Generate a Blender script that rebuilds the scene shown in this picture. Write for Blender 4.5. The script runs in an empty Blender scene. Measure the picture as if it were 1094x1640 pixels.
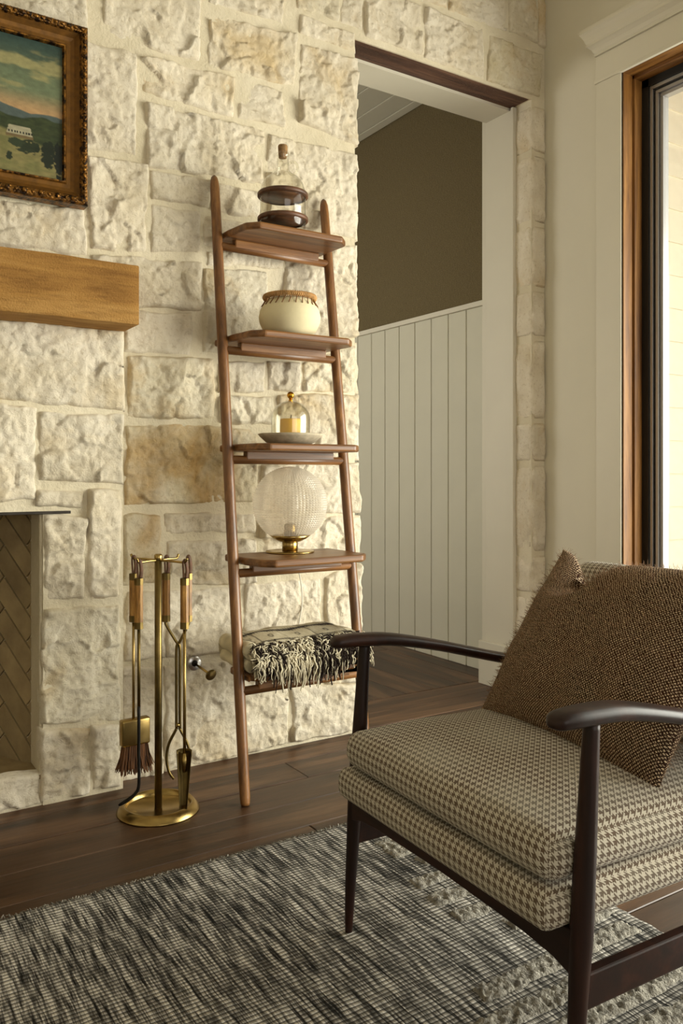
import bpy, bmesh, math, random
import numpy as np
from mathutils import Vector

random.seed(7)
rng = np.random.RandomState(11)
SC = bpy.context.scene
COL = SC.collection
PI = math.pi

# ------------------------------------------------------------------ camera
F_PX, HOR, CAM_H = 1317.0, 757.0, 0.93
YAW = math.atan2(1317.0, 2049.0)
cam_d = bpy.data.cameras.new('camera')
cam_d.sensor_fit = 'HORIZONTAL'; cam_d.sensor_width = 36.0
cam_d.lens = 36.0 * F_PX / 1094.0
cam_d.shift_y = -(820.0 - HOR) / 1094.0
cam_d.clip_start = 0.02
cam = bpy.data.objects.new('camera', cam_d); COL.objects.link(cam)
cam.location = (0, 0, CAM_H)
cam.rotation_euler = (PI / 2, 0, -YAW)
SC.camera = cam

# ------------------------------------------------------------------ sky, daylight, exposure
def lin(h):
    h = h.lstrip('#'); v = [int(h[i:i + 2], 16) / 255.0 for i in (0, 2, 4)]
    return tuple((x / 12.92 if x <= 0.04045 else ((x + 0.055) / 1.055) ** 2.4) for x in v) + (1.0,)

world = bpy.data.worlds.new('sky'); SC.world = world; world.use_nodes = True
world.node_tree.nodes['Background'].inputs[0].default_value = (1.0, 0.96, 0.88, 1)
world.node_tree.nodes['Background'].inputs[1].default_value = 3.2

def area(name, loc, rot, sx, sy, power, color, portal=False):
    d = bpy.data.lights.new(name, 'AREA'); d.shape = 'RECTANGLE'; d.size = sx; d.size_y = sy
    d.energy = power; d.color = color
    if portal: d.cycles.is_portal = True
    o = bpy.data.objects.new(name, d); COL.objects.link(o); o.location = loc; o.rotation_euler = rot
    return o
# big window on the right wall: daylight arriving from outside, facing -X
WIN_Y0, WIN_Y1, WIN_Z0, WIN_Z1 = -0.9, 2.05, 0.06, 2.456
area('daylight_window', (3.35, 0.15, 1.05), (0, PI / 2, 0), 1.8, 2.6, 255, (1.0, 0.960, 0.915))
# window of the room behind the camera
area('daylight_rear_window', (0.6, -3.9, 1.6), (PI / 2, 0, PI), 2.6, 1.7, 170, (1.0, 0.958, 0.91))
# window at the far left of the hall
area('daylight_hall_window', (0.49, 4.1, 1.5), (0, -PI / 2, 0), 1.6, 1.2, 8, (1.0, 0.96, 0.88))

SC.view_settings.view_transform = 'Standard'; SC.view_settings.look = 'None'
SC.view_settings.exposure = -0.02; SC.view_settings.gamma = 1.0
SC.view_settings.use_curve_mapping = False

# ------------------------------------------------------------------ pixel -> place (photo measured once, then fixed in metres)
SN, CS = math.sin(YAW), math.cos(YAW)
FW = np.array([SN, CS, 0.0]); RT = np.array([CS, -SN, 0.0]); UP = np.array([0, 0, 1.0])
CAMP = np.array([0, 0, CAM_H])
def ray(x, y): return FW + (x - 547.0) / F_PX * RT + (HOR - y) / F_PX * UP
def onY(x, y, Y): r = ray(x, y); return CAMP + r * (Y / r[1])
def onX(x, y, X): r = ray(x, y); return CAMP + r * (X / r[0])
def onZ(x, y, Z=0.0): r = ray(x, y); return CAMP + r * ((Z - CAM_H) / r[2])

# ------------------------------------------------------------------ numpy noise
def _h(i, j, s):
    v = np.sin(i * 127.1 + j * 311.7 + s * 74.7) * 43758.5453
    return v - np.floor(v)
def vnoise(x, y, s=0.0):
    xi, yi = np.floor(x), np.floor(y); fx, fy = x - xi, y - yi
    fx = fx * fx * fx * (fx * (fx * 6 - 15) + 10); fy = fy * fy * fy * (fy * (fy * 6 - 15) + 10)
    a, b, c, d = _h(xi, yi, s), _h(xi + 1, yi, s), _h(xi, yi + 1, s), _h(xi + 1, yi + 1, s)
    return a + (b - a) * fx + (c - a) * fy + (a - b - c + d) * fx * fy
def fbm(x, y, s=0.0, o=4):
    t = 0.0; a = 0.5; f = 1.0
    for k in range(o):
        t = t + a * vnoise(x * f + 17.3 * k, y * f - 9.1 * k, s + k); a *= 0.5; f *= 2.03
    return t
def ridge(x, y, s=0.0, o=3):
    t = 0.0; a = 0.5; f = 1.0
    for k in range(o):
        t = t + a * (1 - np.abs(2 * vnoise(x * f + 5.3 * k, y * f + 3.7 * k, s + k) - 1)); a *= 0.5; f *= 2.1
    return t
def sstep(a, b, x):
    t = np.clip((x - a) / (b - a), 0, 1); return t * t * (3 - 2 * t)

# ------------------------------------------------------------------ objects
WLOC = {}
def obj(name, V, F, mat, parent=None, smooth=True, uv=None, col=None, origin=None):
    V = np.asarray(V, float)
    c = np.asarray(origin, float) if origin is not None else (V.min(0) + V.max(0)) / 2
    me = bpy.data.meshes.new(name)
    me.from_pydata((V - c).tolist(), [], [list(f) for f in F])
    if smooth: me.polygons.foreach_set('use_smooth', [True] * len(me.polygons))
    if uv is not None:
        l = me.uv_layers.new(name='UVMap'); vi = np.zeros(len(me.loops), int); me.loops.foreach_get('vertex_index', vi)
        l.data.foreach_set('uv', np.asarray(uv, float)[vi].ravel())
    if col is not None:
        a = me.color_attributes.new('Col', 'FLOAT_COLOR', 'POINT')
        cc = np.ones((len(V), 4)); cc[:, :3] = col; a.data.foreach_set('color', cc.ravel())
    me.update()
    o = bpy.data.objects.new(name, me); COL.objects.link(o)
    if mat is not None: me.materials.append(mat)
    if parent is not None:
        o.parent = parent; o.location = Vector(c) - Vector(WLOC[parent.name])
    else: o.location = c
    WLOC[o.name] = tuple(c)
    return o
def thing(name, loc, label, cat, group=None):
    o = bpy.data.objects.new(name, None); COL.objects.link(o); o.location = loc; o.empty_display_size = 0.05
    WLOC[o.name] = tuple(loc); return tag(o, label, cat, group)
def tag(o, label, cat, group=None, kind=None):
    o['label'] = label; o['category'] = cat
    if group: o['group'] = group
    if kind: o['kind'] = kind
    return o
def struct(o, label=None):
    o['kind'] = 'structure'
    if label: o['label'] = label
    return o
def sharp(o, ang=35):
    me = o.data
    bm = bmesh.new(); bm.from_mesh(me)
    for e in bm.edges:
        if len(e.link_faces) == 2 and e.calc_face_angle(0) > math.radians(ang): e.smooth = False
    bm.to_mesh(me); bm.free(); return o
def join(*parts):
    V = []; F = []; n = 0
    for v, f in parts:
        v = np.asarray(v, float); V.append(v); F += [[i + n for i in q] for q in f]; n += len(v)
    return np.vstack(V), F
def box(x0, x1, y0, y1, z0, z1):
    V = [(x0, y0, z0), (x1, y0, z0), (x1, y1, z0), (x0, y1, z0), (x0, y0, z1), (x1, y0, z1), (x1, y1, z1), (x0, y1, z1)]
    F = [(0, 3, 2, 1), (4, 5, 6, 7), (0, 1, 5, 4), (1, 2, 6, 5), (2, 3, 7, 6), (3, 0, 4, 7)]
    return np.array(V, float), F
def bbox(x0, x1, y0, y1, z0, z1, b=0.003, seg=2):
    """bevelled box"""
    bm = bmesh.new(); V, F = box(x0, x1, y0, y1, z0, z1)
    vs = [bm.verts.new(v) for v in V]
    for f in F: bm.faces.new([vs[i] for i in f])
    bmesh.ops.bevel(bm, geom=bm.edges[:], offset=b, segments=seg, profile=0.5, affect='EDGES')
    bm.verts.index_update()
    R = np.array([v.co[:] for v in bm.verts]); Q = [[v.index for v in f.verts] for f in bm.faces]
    bm.free(); return R, Q
def prism(poly, axis, a, b, bev=0.0):
    """extrude polygon [(p,q)] along axis: 'x' -> (y,z), 'y' -> (x,z), 'z' -> (x,y)"""
    def P(p, q, h): return {'x': (h, p, q), 'y': (p, h, q), 'z': (p, q, h)}[axis]
    n = len(poly); bm = bmesh.new()
    A = [bm.verts.new(P(p, q, a)) for p, q in poly]; B = [bm.verts.new(P(p, q, b)) for p, q in poly]
    bm.faces.new(A); bm.faces.new(B[::-1])
    for i in range(n): bm.faces.new((A[i], B[i], B[(i + 1) % n], A[(i + 1) % n]))
    bmesh.ops.recalc_face_normals(bm, faces=bm.faces[:])
    if bev: bmesh.ops.bevel(bm, geom=bm.edges[:], offset=bev, segments=2, profile=0.5, affect='EDGES')
    bm.verts.index_update()
    R = np.array([v.co[:] for v in bm.verts]); Q = [[v.index for v in f.verts] for f in bm.faces]
    bm.free(); return R, Q
def lathe(prof, c, n=32, close=True):
    V = []; F = []
    for r, z in prof:
        for k in range(n):
            a = 2 * PI * k / n; V.append((c[0] + r * math.cos(a), c[1] + r * math.sin(a), c[2] + z))
    m = len(prof)
    for i in range(m - 1):
        for k in range(n):
            k2 = (k + 1) % n; F.append((i * n + k, i * n + k2, (i + 1) * n + k2, (i + 1) * n + k))
    if close:
        if prof[0][0] > 1e-5: F.append([k for k in range(n)][::-1])
        if prof[-1][0] > 1e-5: F.append([(m - 1) * n + k for k in range(n)])
    return np.array(V), F
def tube(path, r, n=10, ex=None, up=(0, 0, 1), cap=True):
    """sweep; r number or list, ex = (width factor, height factor)"""
    P = np.asarray(path, float); m = len(P)
    R = np.full(m, r, float) if np.isscalar(r) else np.asarray(r, float)
    T = np.gradient(P, axis=0); T /= np.linalg.norm(T, axis=1)[:, None] + 1e-12
    u = np.array(up, float)
    if abs(T[0] @ u) > 0.95: u = np.array([1.0, 0.13, 0])
    V = []; F = []
    for i in range(m):
        a = np.cross(T[i], u); a /= np.linalg.norm(a) + 1e-12
        b = np.cross(a, T[i]); u = b
        fx, fy = (1, 1) if ex is None else ex
        for k in range(n):
            t = 2 * PI * k / n
            V.append(P[i] + a * math.cos(t) * R[i] * fx + b * math.sin(t) * R[i] * fy)
    for i in range(m - 1):
        for k in range(n):
            k2 = (k + 1) % n; F.append((i * n + k, i * n + k2, (i + 1) * n + k2, (i + 1) * n + k))
    if cap: F.append(list(range(n))[::-1]); F.append([(m - 1) * n + k for k in range(n)])
    return np.array(V), F
def sphere(c, r, n=14, m=8, sq=(1, 1, 1)):
    V, F = lathe([(max(1e-6, math.sin(PI * i / m)), -math.cos(PI * i / m)) for i in range(m + 1)], (0, 0, 0), n, False)
    return V * np.array(sq) * r + np.array(c), F
def grid(nu, nv, fn):
    """fn(s,t) vectorised over [0,1]^2 -> (N,3)"""
    s, t = np.meshgrid(np.linspace(0, 1, nu), np.linspace(0, 1, nv))
    V = fn(s.ravel(), t.ravel())
    F = [(j * nu + i, j * nu + i + 1, (j + 1) * nu + i + 1, (j + 1) * nu + i) for j in range(nv - 1) for i in range(nu - 1)]
    return V, F, s.ravel(), t.ravel()
def smoothpath(pts, n=24):
    P = np.asarray(pts, float); k = len(P); out = []
    for q in np.linspace(0, k - 1, n):
        i = min(int(q), k - 2); f = q - i
        p0, p1, p2, p3 = P[max(i - 1, 0)], P[i], P[i + 1], P[min(i + 2, k - 1)]
        out.append(0.5 * ((2 * p1) + (p2 - p0) * f + (2 * p0 - 5 * p1 + 4 * p2 - p3) * f * f + (3 * p1 - p0 - 3 * p2 + p3) * f ** 3))
    return np.array(out)

# ------------------------------------------------------------------ materials
class N:
    def __init__(s, name):
        s.m = bpy.data.materials.new(name); s.m.use_nodes = True; s.t = s.m.node_tree
        s.b = s.t.nodes['Principled BSDF']; s.out = s.t.nodes['Material Output']
    def add(s, typ, **kw):
        n = s.t.nodes.new('ShaderNode' + typ)
        for k, v in kw.items():
            k2 = k.replace('_', ' ')
            if k2 in n.inputs.keys():
                if isinstance(v, bpy.types.NodeSocket): s.t.links.new(v, n.inputs[k2])
                else: n.inputs[k2].default_value = v
            else: setattr(n, k, v)
        return n
    def link(s, a, b): s.t.links.new(a, b)
    def math(s, op, a, b=None, c=None):
        n = s.t.nodes.new('ShaderNodeMath'); n.operation = op
        for i, v in enumerate((a, b, c)):
            if v is None: continue
            if isinstance(v, bpy.types.NodeSocket): s.link(v, n.inputs[i])
            else: n.inputs[i].default_value = v
        return n.outputs[0]
    def mix(s, f, a, b, mode='MIX'):
        n = s.t.nodes.new('ShaderNodeMix'); n.data_type = 'RGBA'; n.blend_type = mode
        for k, v in ((0, f), (6, a), (7, b)):
            if isinstance(v, bpy.types.NodeSocket): s.link(v, n.inputs[k])
            else: n.inputs[k].default_value = v
        return n.outputs[2]
    def ramp(s, f, stops):
        n = s.t.nodes.new('ShaderNodeValToRGB'); e = n.color_ramp.elements
        while len(e) < len(stops): e.new(0.5)
        for x, (p, c) in zip(e, stops): x.position = p; x.color = c
        s.link(f, n.inputs[0]); return n.outputs[0]
    def coord(s, scale=(1, 1, 1), kind='Object', rot=(0, 0, 0)):
        tc = s.add('TexCoord'); mp = s.add('Mapping', Scale=scale, Rotation=rot); s.link(tc.outputs[kind], mp.inputs[0])
        return mp.outputs[0]
    def noise(s, vec, scale, detail=4, rough=0.55, dist=0.0):
        n = s.add('TexNoise', Scale=scale, Detail=detail, Roughness=rough, Distortion=dist); s.link(vec, n.inputs['Vector'])
        return n.outputs[0]
    def bump(s, h, strength, dist=0.002, prev=None):
        n = s.add('Bump', Strength=strength, Distance=dist); s.link(h, n.inputs['Height'])
        if prev is not None: s.link(prev, n.inputs['Normal'])
        s.link(n.outputs[0], s.b.inputs['Normal']); return n.outputs[0]
    def set(s, color=None, rough=None, metal=None, spec=None, **kw):
        for k, v in (('Base Color', color), ('Roughness', rough), ('Metallic', metal), ('Specular IOR Level', spec)) + tuple(kw.items()):
            if v is None: continue
            if isinstance(v, bpy.types.NodeSocket): s.link(v, s.b.inputs[k])
            else: s.b.inputs[k].default_value = v
        return s.m
    def rand(s): return s.add('ObjectInfo').outputs['Random']
    def offset_coord(s, scale=(1, 1, 1)):
        """object coordinates shifted by a random amount per object"""
        tc = s.add('TexCoord'); r = s.rand()
        k = s.math('MULTIPLY', r, 37.0); cb = s.add('CombineXYZ'); s.link(k, cb.inputs[0]); s.link(k, cb.inputs[1]); s.link(k, cb.inputs[2])
        v = s.add('VectorMath', operation='ADD'); s.link(tc.outputs['Object'], v.inputs[0]); s.link(cb.outputs[0], v.inputs[1])
        mp = s.add('Mapping', Scale=scale); s.link(v.outputs[0], mp.inputs[0]); return mp.outputs[0], r

def stone_mat(name, light, dark, ochre, amount):
    n = N(name); v, r = n.offset_coord()
    a = n.noise(v, 7, 6, 0.62); b = n.noise(v, 3.2, 5, 0.6, 0.6); g = n.noise(v, 95, 3, 0.6)
    base = n.ramp(a, [(0.30, lin(dark)), (0.62, lin(light))])
    st = n.ramp(b, [(0.56 - amount, (0, 0, 0, 1)), (0.74 - amount * 0.6, (1, 1, 1, 1))])
    sep = n.math('MULTIPLY', st, 0.85)
    c = n.mix(sep, base, lin(ochre))
    pits = n.ramp(g, [(0.30, (0.72, 0.66, 0.55, 1)), (0.44, (1, 1, 1, 1))])
    c = n.mix(0.55, c, pits, 'MULTIPLY')
    hs = n.add('HueSaturation'); n.link(c, hs.inputs['Color'])
    n.link(n.math('MULTIPLY_ADD', r, 0.12, 0.94), hs.inputs['Value'])
    vo = n.add('TexVoronoi', Scale=42.0); n.link(v, vo.inputs['Vector'])
    hh = n.math('MULTIPLY_ADD', vo.outputs['Distance'], 0.35, n.noise(v, 50, 8, 0.78, 0.5))
    b1 = n.bump(hh, 0.9, 0.008)
    n.bump(g, 0.5, 0.002, b1)
    return n.set(hs.outputs[0], 0.92, spec=0.15)
M_STONE = stone_mat('limestone', '#e9dec9', '#d6c8ad', '#d0b78a', -0.01)
M_OCHRE = stone_mat('limestone_ochre', '#e6dcc6', '#d3c6a9', '#c9a86d', 0.05)
def mortar_mat():
    n = N('mortar'); v = n.coord(); a = n.noise(v, 5, 5); g = n.noise(v, 130, 3, 0.6)
    c = n.ramp(a, [(0.3, lin('#c9bda2')), (0.7, lin('#dbd0b8'))])
    b1 = n.bump(n.noise(v, 26, 6, 0.65), 0.6, 0.012); n.bump(g, 0.4, 0.002, b1)
    return n.set(c, 0.95, spec=0.1)
M_MORTAR = mortar_mat()

def wood(name, c_dark, c_mid, c_light, axis='x', stretch=14, rough=0.45, bump=0.15, scale=3.0, knots=0.0, coat=0.0, var=0.18, spec=0.5, grit=0.0):
    n = N(name); sc = {'x': (1, stretch, stretch), 'y': (stretch, 1, stretch), 'z': (stretch, stretch, 1)}[axis]
    v, r = n.offset_coord(sc)
    a = n.noise(v, scale, 6, 0.6, 0.6); f = n.noise(v, scale * 5, 4, 0.7)
    c = n.ramp(a, [(0.28, lin(c_dark)), (0.5, lin(c_mid)), (0.72, lin(c_light))])
    fr = n.ramp(f, [(0.32, (0.55, 0.5, 0.45, 1)), (0.52, (1, 1, 1, 1))])
    c = n.mix(0.6, c, fr, 'MULTIPLY')
    if knots:
        vk, _ = n.offset_coord({'x': (1, 2.2, 2.2), 'y': (2.2, 1, 2.2), 'z': (2.2, 2.2, 1)}[axis])
        vo = n.add('TexVoronoi', Scale=knots); n.link(vk, vo.inputs['Vector'])
        k = n.ramp(vo.outputs['Distance'], [(0.02, (0.22, 0.14, 0.07, 1)), (0.10, (1, 1, 1, 1))])
        c = n.mix(0.8, c, k, 'MULTIPLY')
    hs = n.add('HueSaturation'); n.link(c, hs.inputs['Color']); n.link(n.math('MULTIPLY_ADD', r, var, 1 - var / 2), hs.inputs['Value'])
    b1 = n.bump(f, bump, 0.002)
    if grit: n.bump(n.noise(n.coord(), 190, 4, 0.7), grit, 0.004, b1)
    m = n.set(hs.outputs[0], rough, spec=spec)
    if coat: n.b.inputs['Coat Weight'].default_value = coat; n.b.inputs['Coat Roughness'].default_value = 0.2
    return m
WAL = ('#4c2f16', '#744c27', '#946738')
M_WALX = wood('walnut_lengthwise', *WAL, axis='x', stretch=16, rough=0.38, bump=0.08, scale=2.4)
M_WALZ = wood('walnut_upright', *WAL, axis='z', stretch=16, rough=0.36, bump=0.08, scale=2.4)
M_WALR = wood('walnut_band', '#3c2414', '#5d3a20', '#7a4d2b', axis='x', stretch=5, rough=0.5, bump=0.1, scale=8)
M_MANTEL = wood('oak_mantel', '#80592a', '#9e743c', '#b88f54', axis='x', stretch=7, rough=0.85, bump=1.0, grit=0.9, spec=0.2, scale=2.0, knots=2.3, var=0)
M_FLOOR = wood('floor_oak', '#24160c', '#4a311d', '#73543a', axis='x', stretch=11, rough=0.42, bump=0.35, scale=1.5, var=0.45)
M_FLOORY = wood('floor_oak_hall', '#24160c', '#4a311d', '#73543a', axis='y', stretch=11, rough=0.42, bump=0.35, scale=1.5, var=0.45)
M_LINTEL = wood('lintel_wood', '#35221a', '#5c3e2e', '#825f49', axis='x', stretch=14, rough=0.7, bump=0.6, scale=2.5, var=0)
M_PINE = wood('stained_pine', '#583512', '#835723', '#a07136', axis='z', stretch=12, rough=0.5, bump=0.2, scale=2.2, knots=3.0)
M_PINEY = wood('stained_pine_head', '#583512', '#835723', '#a07136', axis='y', stretch=12, rough=0.5, bump=0.2, scale=2.2, knots=3.0)
M_MAHOG = wood('dark_mahogany', '#170a06', '#26120b', '#3a1d12', axis='y', stretch=8, rough=0.40, bump=0.05, scale=3, coat=0.0, spec=0.3)
M_MAHOGZ = wood('dark_mahogany_upright', '#170a06', '#26120b', '#3a1d12', axis='z', stretch=8, rough=0.40, bump=0.05, scale=3, coat=0.0, spec=0.3)
M_HANDLE = wood('handle_wood', '#5f3d14', '#96692d', '#c09148', axis='z', stretch=6, rough=0.4, bump=0.1, scale=12)

def plain(name, col, rough=0.6, metal=0.0, noise=0.0, nscale=30, bump=0.0, bscale=200, spec=0.4):
    n = N(name); v = n.coord()
    c = lin(col)
    if noise:
        c = n.ramp(n.noise(v, nscale, 4), [(0.3, tuple(x * (1 - noise) for x in c[:3]) + (1,)), (0.7, tuple(min(1, x * (1 + noise)) for x in c[:3]) + (1,))])
    if bump: n.bump(n.noise(v, bscale, 3), bump, 0.001)
    return n.set(c, rough, metal, spec)
M_WALL = plain('wall_paint', '#cfc8b5', 0.75, noise=0.02, nscale=3, bump=0.25, bscale=260)
M_TRIM = plain('trim_paint', '#d0c9b6', 0.5, noise=0.02, nscale=4)
M_WAINS = plain('wainscot_paint', '#c6c1ac', 0.5, noise=0.03, nscale=4)
M_SIDING = plain('siding_paint', '#efe6d3', 0.7, noise=0.04, nscale=14, bump=0.4, bscale=60)
M_BLACK = plain('black_frame', '#14100d', 0.5)
M_ALU = plain('aluminium', '#9d9a98', 0.35, 0.8)
M_DARKSEAL = plain('dark_seal', '#1a1a1c', 0.5)
M_BRASS = plain('aged_brass', '#a38a55', 0.27, 1.0, noise=0.25, nscale=14)
M_BRASSDK = plain('dark_brass', '#73613a', 0.34, 1.0, noise=0.3, nscale=20)
M_GOLD = plain('polished_brass', '#c9932f', 0.15, 1.0)
M_IRON = plain('black_iron', '#26231f', 0.55, 0.8, noise=0.4, nscale=60, bump=0.4, bscale=90)
M_CHROME = plain('worn_chrome', '#b9b6b3', 0.28, 1.0, noise=0.3, nscale=60)
M_LEATHER = plain('leather_strap', '#5a3a22', 0.6, noise=0.35, nscale=60, bump=0.4, bscale=120)
M_CLAY = plain('cream_clay', '#dccfa9', 0.85, noise=0.06, nscale=12, bump=0.25, bscale=160, spec=0.2)
M_WICKER = plain('wicker', '#b58b57', 0.8, noise=0.35, nscale=80, bump=0.6, bscale=150)
M_STITCH = plain('stitch_fibre', '#7a5128', 0.8)
M_DISH = plain('grey_travertine', '#b8ab93', 0.8, noise=0.2, nscale=45, bump=0.4, bscale=120, spec=0.2)
M_CORK = plain('cork', '#8a6a45', 0.9, noise=0.4, nscale=90, bump=0.5, bscale=90)
M_CORD = plain('clear_cord', '#d8d2c4', 0.3)
M_STEEL = plain('lintel_steel', '#3b3630', 0.5, 0.7, noise=0.3, nscale=25)
M_DECK = plain('porch_boards', '#a49a8a', 0.8, noise=0.2, nscale=6)
def candle_mat():
    n = N('candle_wax'); m = n.set(lin('#e9ba4e'), 0.45)
    n.b.inputs['Subsurface Weight'].default_value = 0.3; n.b.inputs['Subsurface Radius'].default_value = (0.03, 0.018, 0.006)
    n.b.inputs['Subsurface Scale'].default_value = 0.5; return m
M_WAX = candle_mat()
def glass_mat(name, tint, gloss_rough=0.02, frost=0.0, ior=1.45):
    n = N(name); lw = n.add('LayerWeight', Blend=0.5)
    fac = n.math('MULTIPLY_ADD', n.math('POWER', lw.outputs['Facing'], 3.2), 0.85, 0.05)
    tr = n.add('BsdfTransparent', Color=lin(tint)); gl = n.add('BsdfGlossy', Roughness=gloss_rough)
    mx = n.add('MixShader'); n.link(fac, mx.inputs[0]); n.link(tr.outputs[0], mx.inputs[1]); n.link(gl.outputs[0], mx.inputs[2])
    last = mx
    if frost:
        df = n.add('BsdfTranslucent', Color=lin('#f2ece0')); d2 = n.add('BsdfDiffuse', Color=lin('#efe8da'))
        mm = n.add('MixShader'); mm.inputs[0].default_value = 0.5; n.link(df.outputs[0], mm.inputs[1]); n.link(d2.outputs[0], mm.inputs[2])
        m2 = n.add('MixShader'); m2.inputs[0].default_value = frost; n.link(mx.outputs[0], m2.inputs[1]); n.link(mm.outputs[0], m2.inputs[2]); last = m2
    n.link(last.outputs[0], n.out.inputs[0]); return n.m
M_GLASS = glass_mat('clear_glass', '#fbfaf5')
M_PANE = glass_mat('window_glass', '#f4f6f2')
M_GLOBE = glass_mat('cut_glass', '#f6f2ec', 0.10, 0.50, 1.5)
def attr_mat(name, rough=0.8, bump=0.0, bscale=200, spec=0.3):
    n = N(name); a = n.add('VertexColor', layer_name='Col'); v = n.coord()
    if bump: n.bump(n.noise(v, bscale, 3), bump, 0.001)
    return n.set(a.outputs[0], rough, spec=spec)
M_CANVAS = attr_mat('painted_canvas', 0.45, 0.4, 260)
M_BLANKET = attr_mat('woven_wool', 0.95, 0.8, 350, 0.1)
def gilt_mat():
    n = N('antique_gilt'); v = n.coord(); a = n.noise(v, 60, 4, 0.65)
    c = n.ramp(a, [(0.42, lin('#1d0f05')), (0.66, lin('#9a6a2a'))])
    n.bump(n.noise(v, 110, 3), 0.7, 0.004); return n.set(c, 0.38, 0.75)
M_GILT = gilt_mat()
M_COVE = plain('bronze_cove', '#6b4716', 0.45, 0.45, noise=0.3, nscale=50, bump=0.2, bscale=200)

def houndstooth():
    n = N('houndstooth_wool'); uv = n.add('TexCoord').outputs['UV']; sp = n.add('SeparateXYZ'); n.link(uv, sp.inputs[0])
    cell = 1.0 / 0.0135
    u = n.math('MULTIPLY', sp.outputs[0], cell); v = n.math('MULTIPLY', sp.outputs[1], cell)
    a = n.math('GREATER_THAN', n.math('FRACT', u), 0.5); b = n.math('GREATER_THAN', n.math('FRACT', v), 0.5)
    t = n.math('GREATER_THAN', n.math('FRACT', n.math('MULTIPLY', n.math('ADD', u, v), 2.0)), 0.5)
    x = n.math('ABSOLUTE', n.math('SUBTRACT', a, b))
    d = n.math('ADD', n.math('MULTIPLY', a, b), n.math('MULTIPLY', x, t))
    # wide plaid bands: brown over grey, across the depth of the seat
    bu = n.math('SINE', n.math('MULTIPLY', sp.outputs[0], 28.0)); bv = n.math('SINE', n.math('MULTIPLY_ADD', sp.outputs[1], 42.0, 1.2))
    band = n.math('MULTIPLY_ADD', n.math('MAXIMUM', bu, bv), 0.5, 0.5)
    dk = n.mix(n.math('SMOOTH_MIN', n.math('MULTIPLY', band, 1.0), 1.0, 0.1), lin('#6f675a'), lin('#4a3018'))
    w = n.noise(uv, 900, 3, 0.7); lt = n.ramp(w, [(0.3, lin('#aca391')), (0.7, lin('#d3cbba'))])
    c = n.mix(n.math('MULTIPLY', d, 0.88), lt, dk)
    n.bump(n.noise(uv, 700, 2), 0.5, 0.0015)
    return n.set(c, 0.95, spec=0.1, **{'Sheen Weight': 0.15})
M_HOUND = houndstooth()
def tweed():
    n = N('brown_tweed'); uv = n.add('TexCoord').outputs['UV']; sp = n.add('SeparateXYZ'); n.link(uv, sp.inputs[0])
    u = n.math('MULTIPLY', sp.outputs[0], 165.0); v = n.math('MULTIPLY', sp.outputs[1], 165.0)
    jit = n.math('MULTIPLY', n.noise(uv, 150, 3), 1.6)
    tw = n.math('FRACT', n.math('ADD', n.math('ADD', u, v), jit)); wf = n.math('FRACT', n.math('SUBTRACT', u, v))
    k = n.math('MULTIPLY', n.math('GREATER_THAN', tw, 0.45), n.math('GREATER_THAN', wf, 0.4))
    sk = n.ramp(n.noise(uv, 330, 3, 0.7), [(0.40, (0, 0, 0, 1)), (0.58, (1, 1, 1, 1))])
    f = n.math('MULTIPLY', k, n.math('MULTIPLY_ADD', sk, 0.75, 0.25))
    big = n.ramp(n.noise(uv, 7, 3), [(0.3, lin('#21120b')), (0.7, lin('#3c2215'))])
    c = n.mix(f, big, lin('#d6bd9c'))
    n.bump(n.noise(uv, 420, 3), 0.5, 0.002)
    return n.set(c, 0.95, spec=0.1, **{'Sheen Weight': 0.12, 'Sheen Tint': lin('#b48a63')})
M_TWEED = tweed()
def rug_mat(name, tuft=False):
    n = N(name); v = n.coord(); sp = n.add('SeparateXYZ'); n.link(v, sp.inputs[0])
    streak = n.noise(n.coord((95, 5.5, 1)), 1.0, 5, 0.6)
    streak2 = n.noise(n.coord((260, 16, 1)), 1.0, 3, 0.6)
    patch = n.noise(n.coord((3.2, 2.0, 1)), 1.0, 3, 0.5)
    row = n.math('FRACT', n.math('MULTIPLY_ADD', n.noise(n.coord((9, 9, 1)), 1.0, 2), 0.25, n.math('MULTIPLY', sp.outputs[1], 95.0)))
    rw = n.math('ABSOLUTE', n.math('MULTIPLY_ADD', row, 2.0, -1.0))
    s = n.math('MULTIPLY_ADD', streak2, 0.55, n.math('MULTIPLY', streak, 0.65))
    s = n.math('MULTIPLY_ADD', patch, 0.18, s)
    if tuft:
        g = n.noise(v, 60, 3)
        c = n.ramp(n.math('MULTIPLY_ADD', g, 0.55, n.math('MULTIPLY', s, 0.35)), [(0.35, lin('#66625a')), (0.62, lin('#b0aa9d'))])
        n.bump(n.noise(v, 220, 3), 1.0, 0.008)
    else:
        lt = n.ramp(s, [(0.57, lin('#201f1d')), (0.67, lin('#6a6660')), (0.80, lin('#d3cdc2'))])
        c = n.mix(n.ramp(rw, [(0.50, (0, 0, 0, 1)), (0.95, (.85, .85, .85, 1))]), lt, lin('#1d1c1a'))
        n.bump(n.math('ADD', n.math('MULTIPLY', rw, -1.0), s), 0.8, 0.004)
    return n.set(c, 0.95, spec=0.1)
M_RUG = rug_mat('rug_weave'); M_TUFT = rug_mat('rug_tuft', True)
def grass_mat():
    n = N('grasscloth'); a = n.noise(n.coord((1, 160, 260)), 1.0, 3, 0.6); b = n.noise(n.coord((1, 900, 30)), 1.0, 2)
    c = n.ramp(n.math('MULTIPLY_ADD', b, 0.4, n.math('MULTIPLY', a, 0.6)), [(0.35, lin('#52472f')), (0.65, lin('#75684c'))])
    n.bump(a, 0.4, 0.001); return n.set(c, 0.9, spec=0.15)
M_GRASS = grass_mat()
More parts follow.
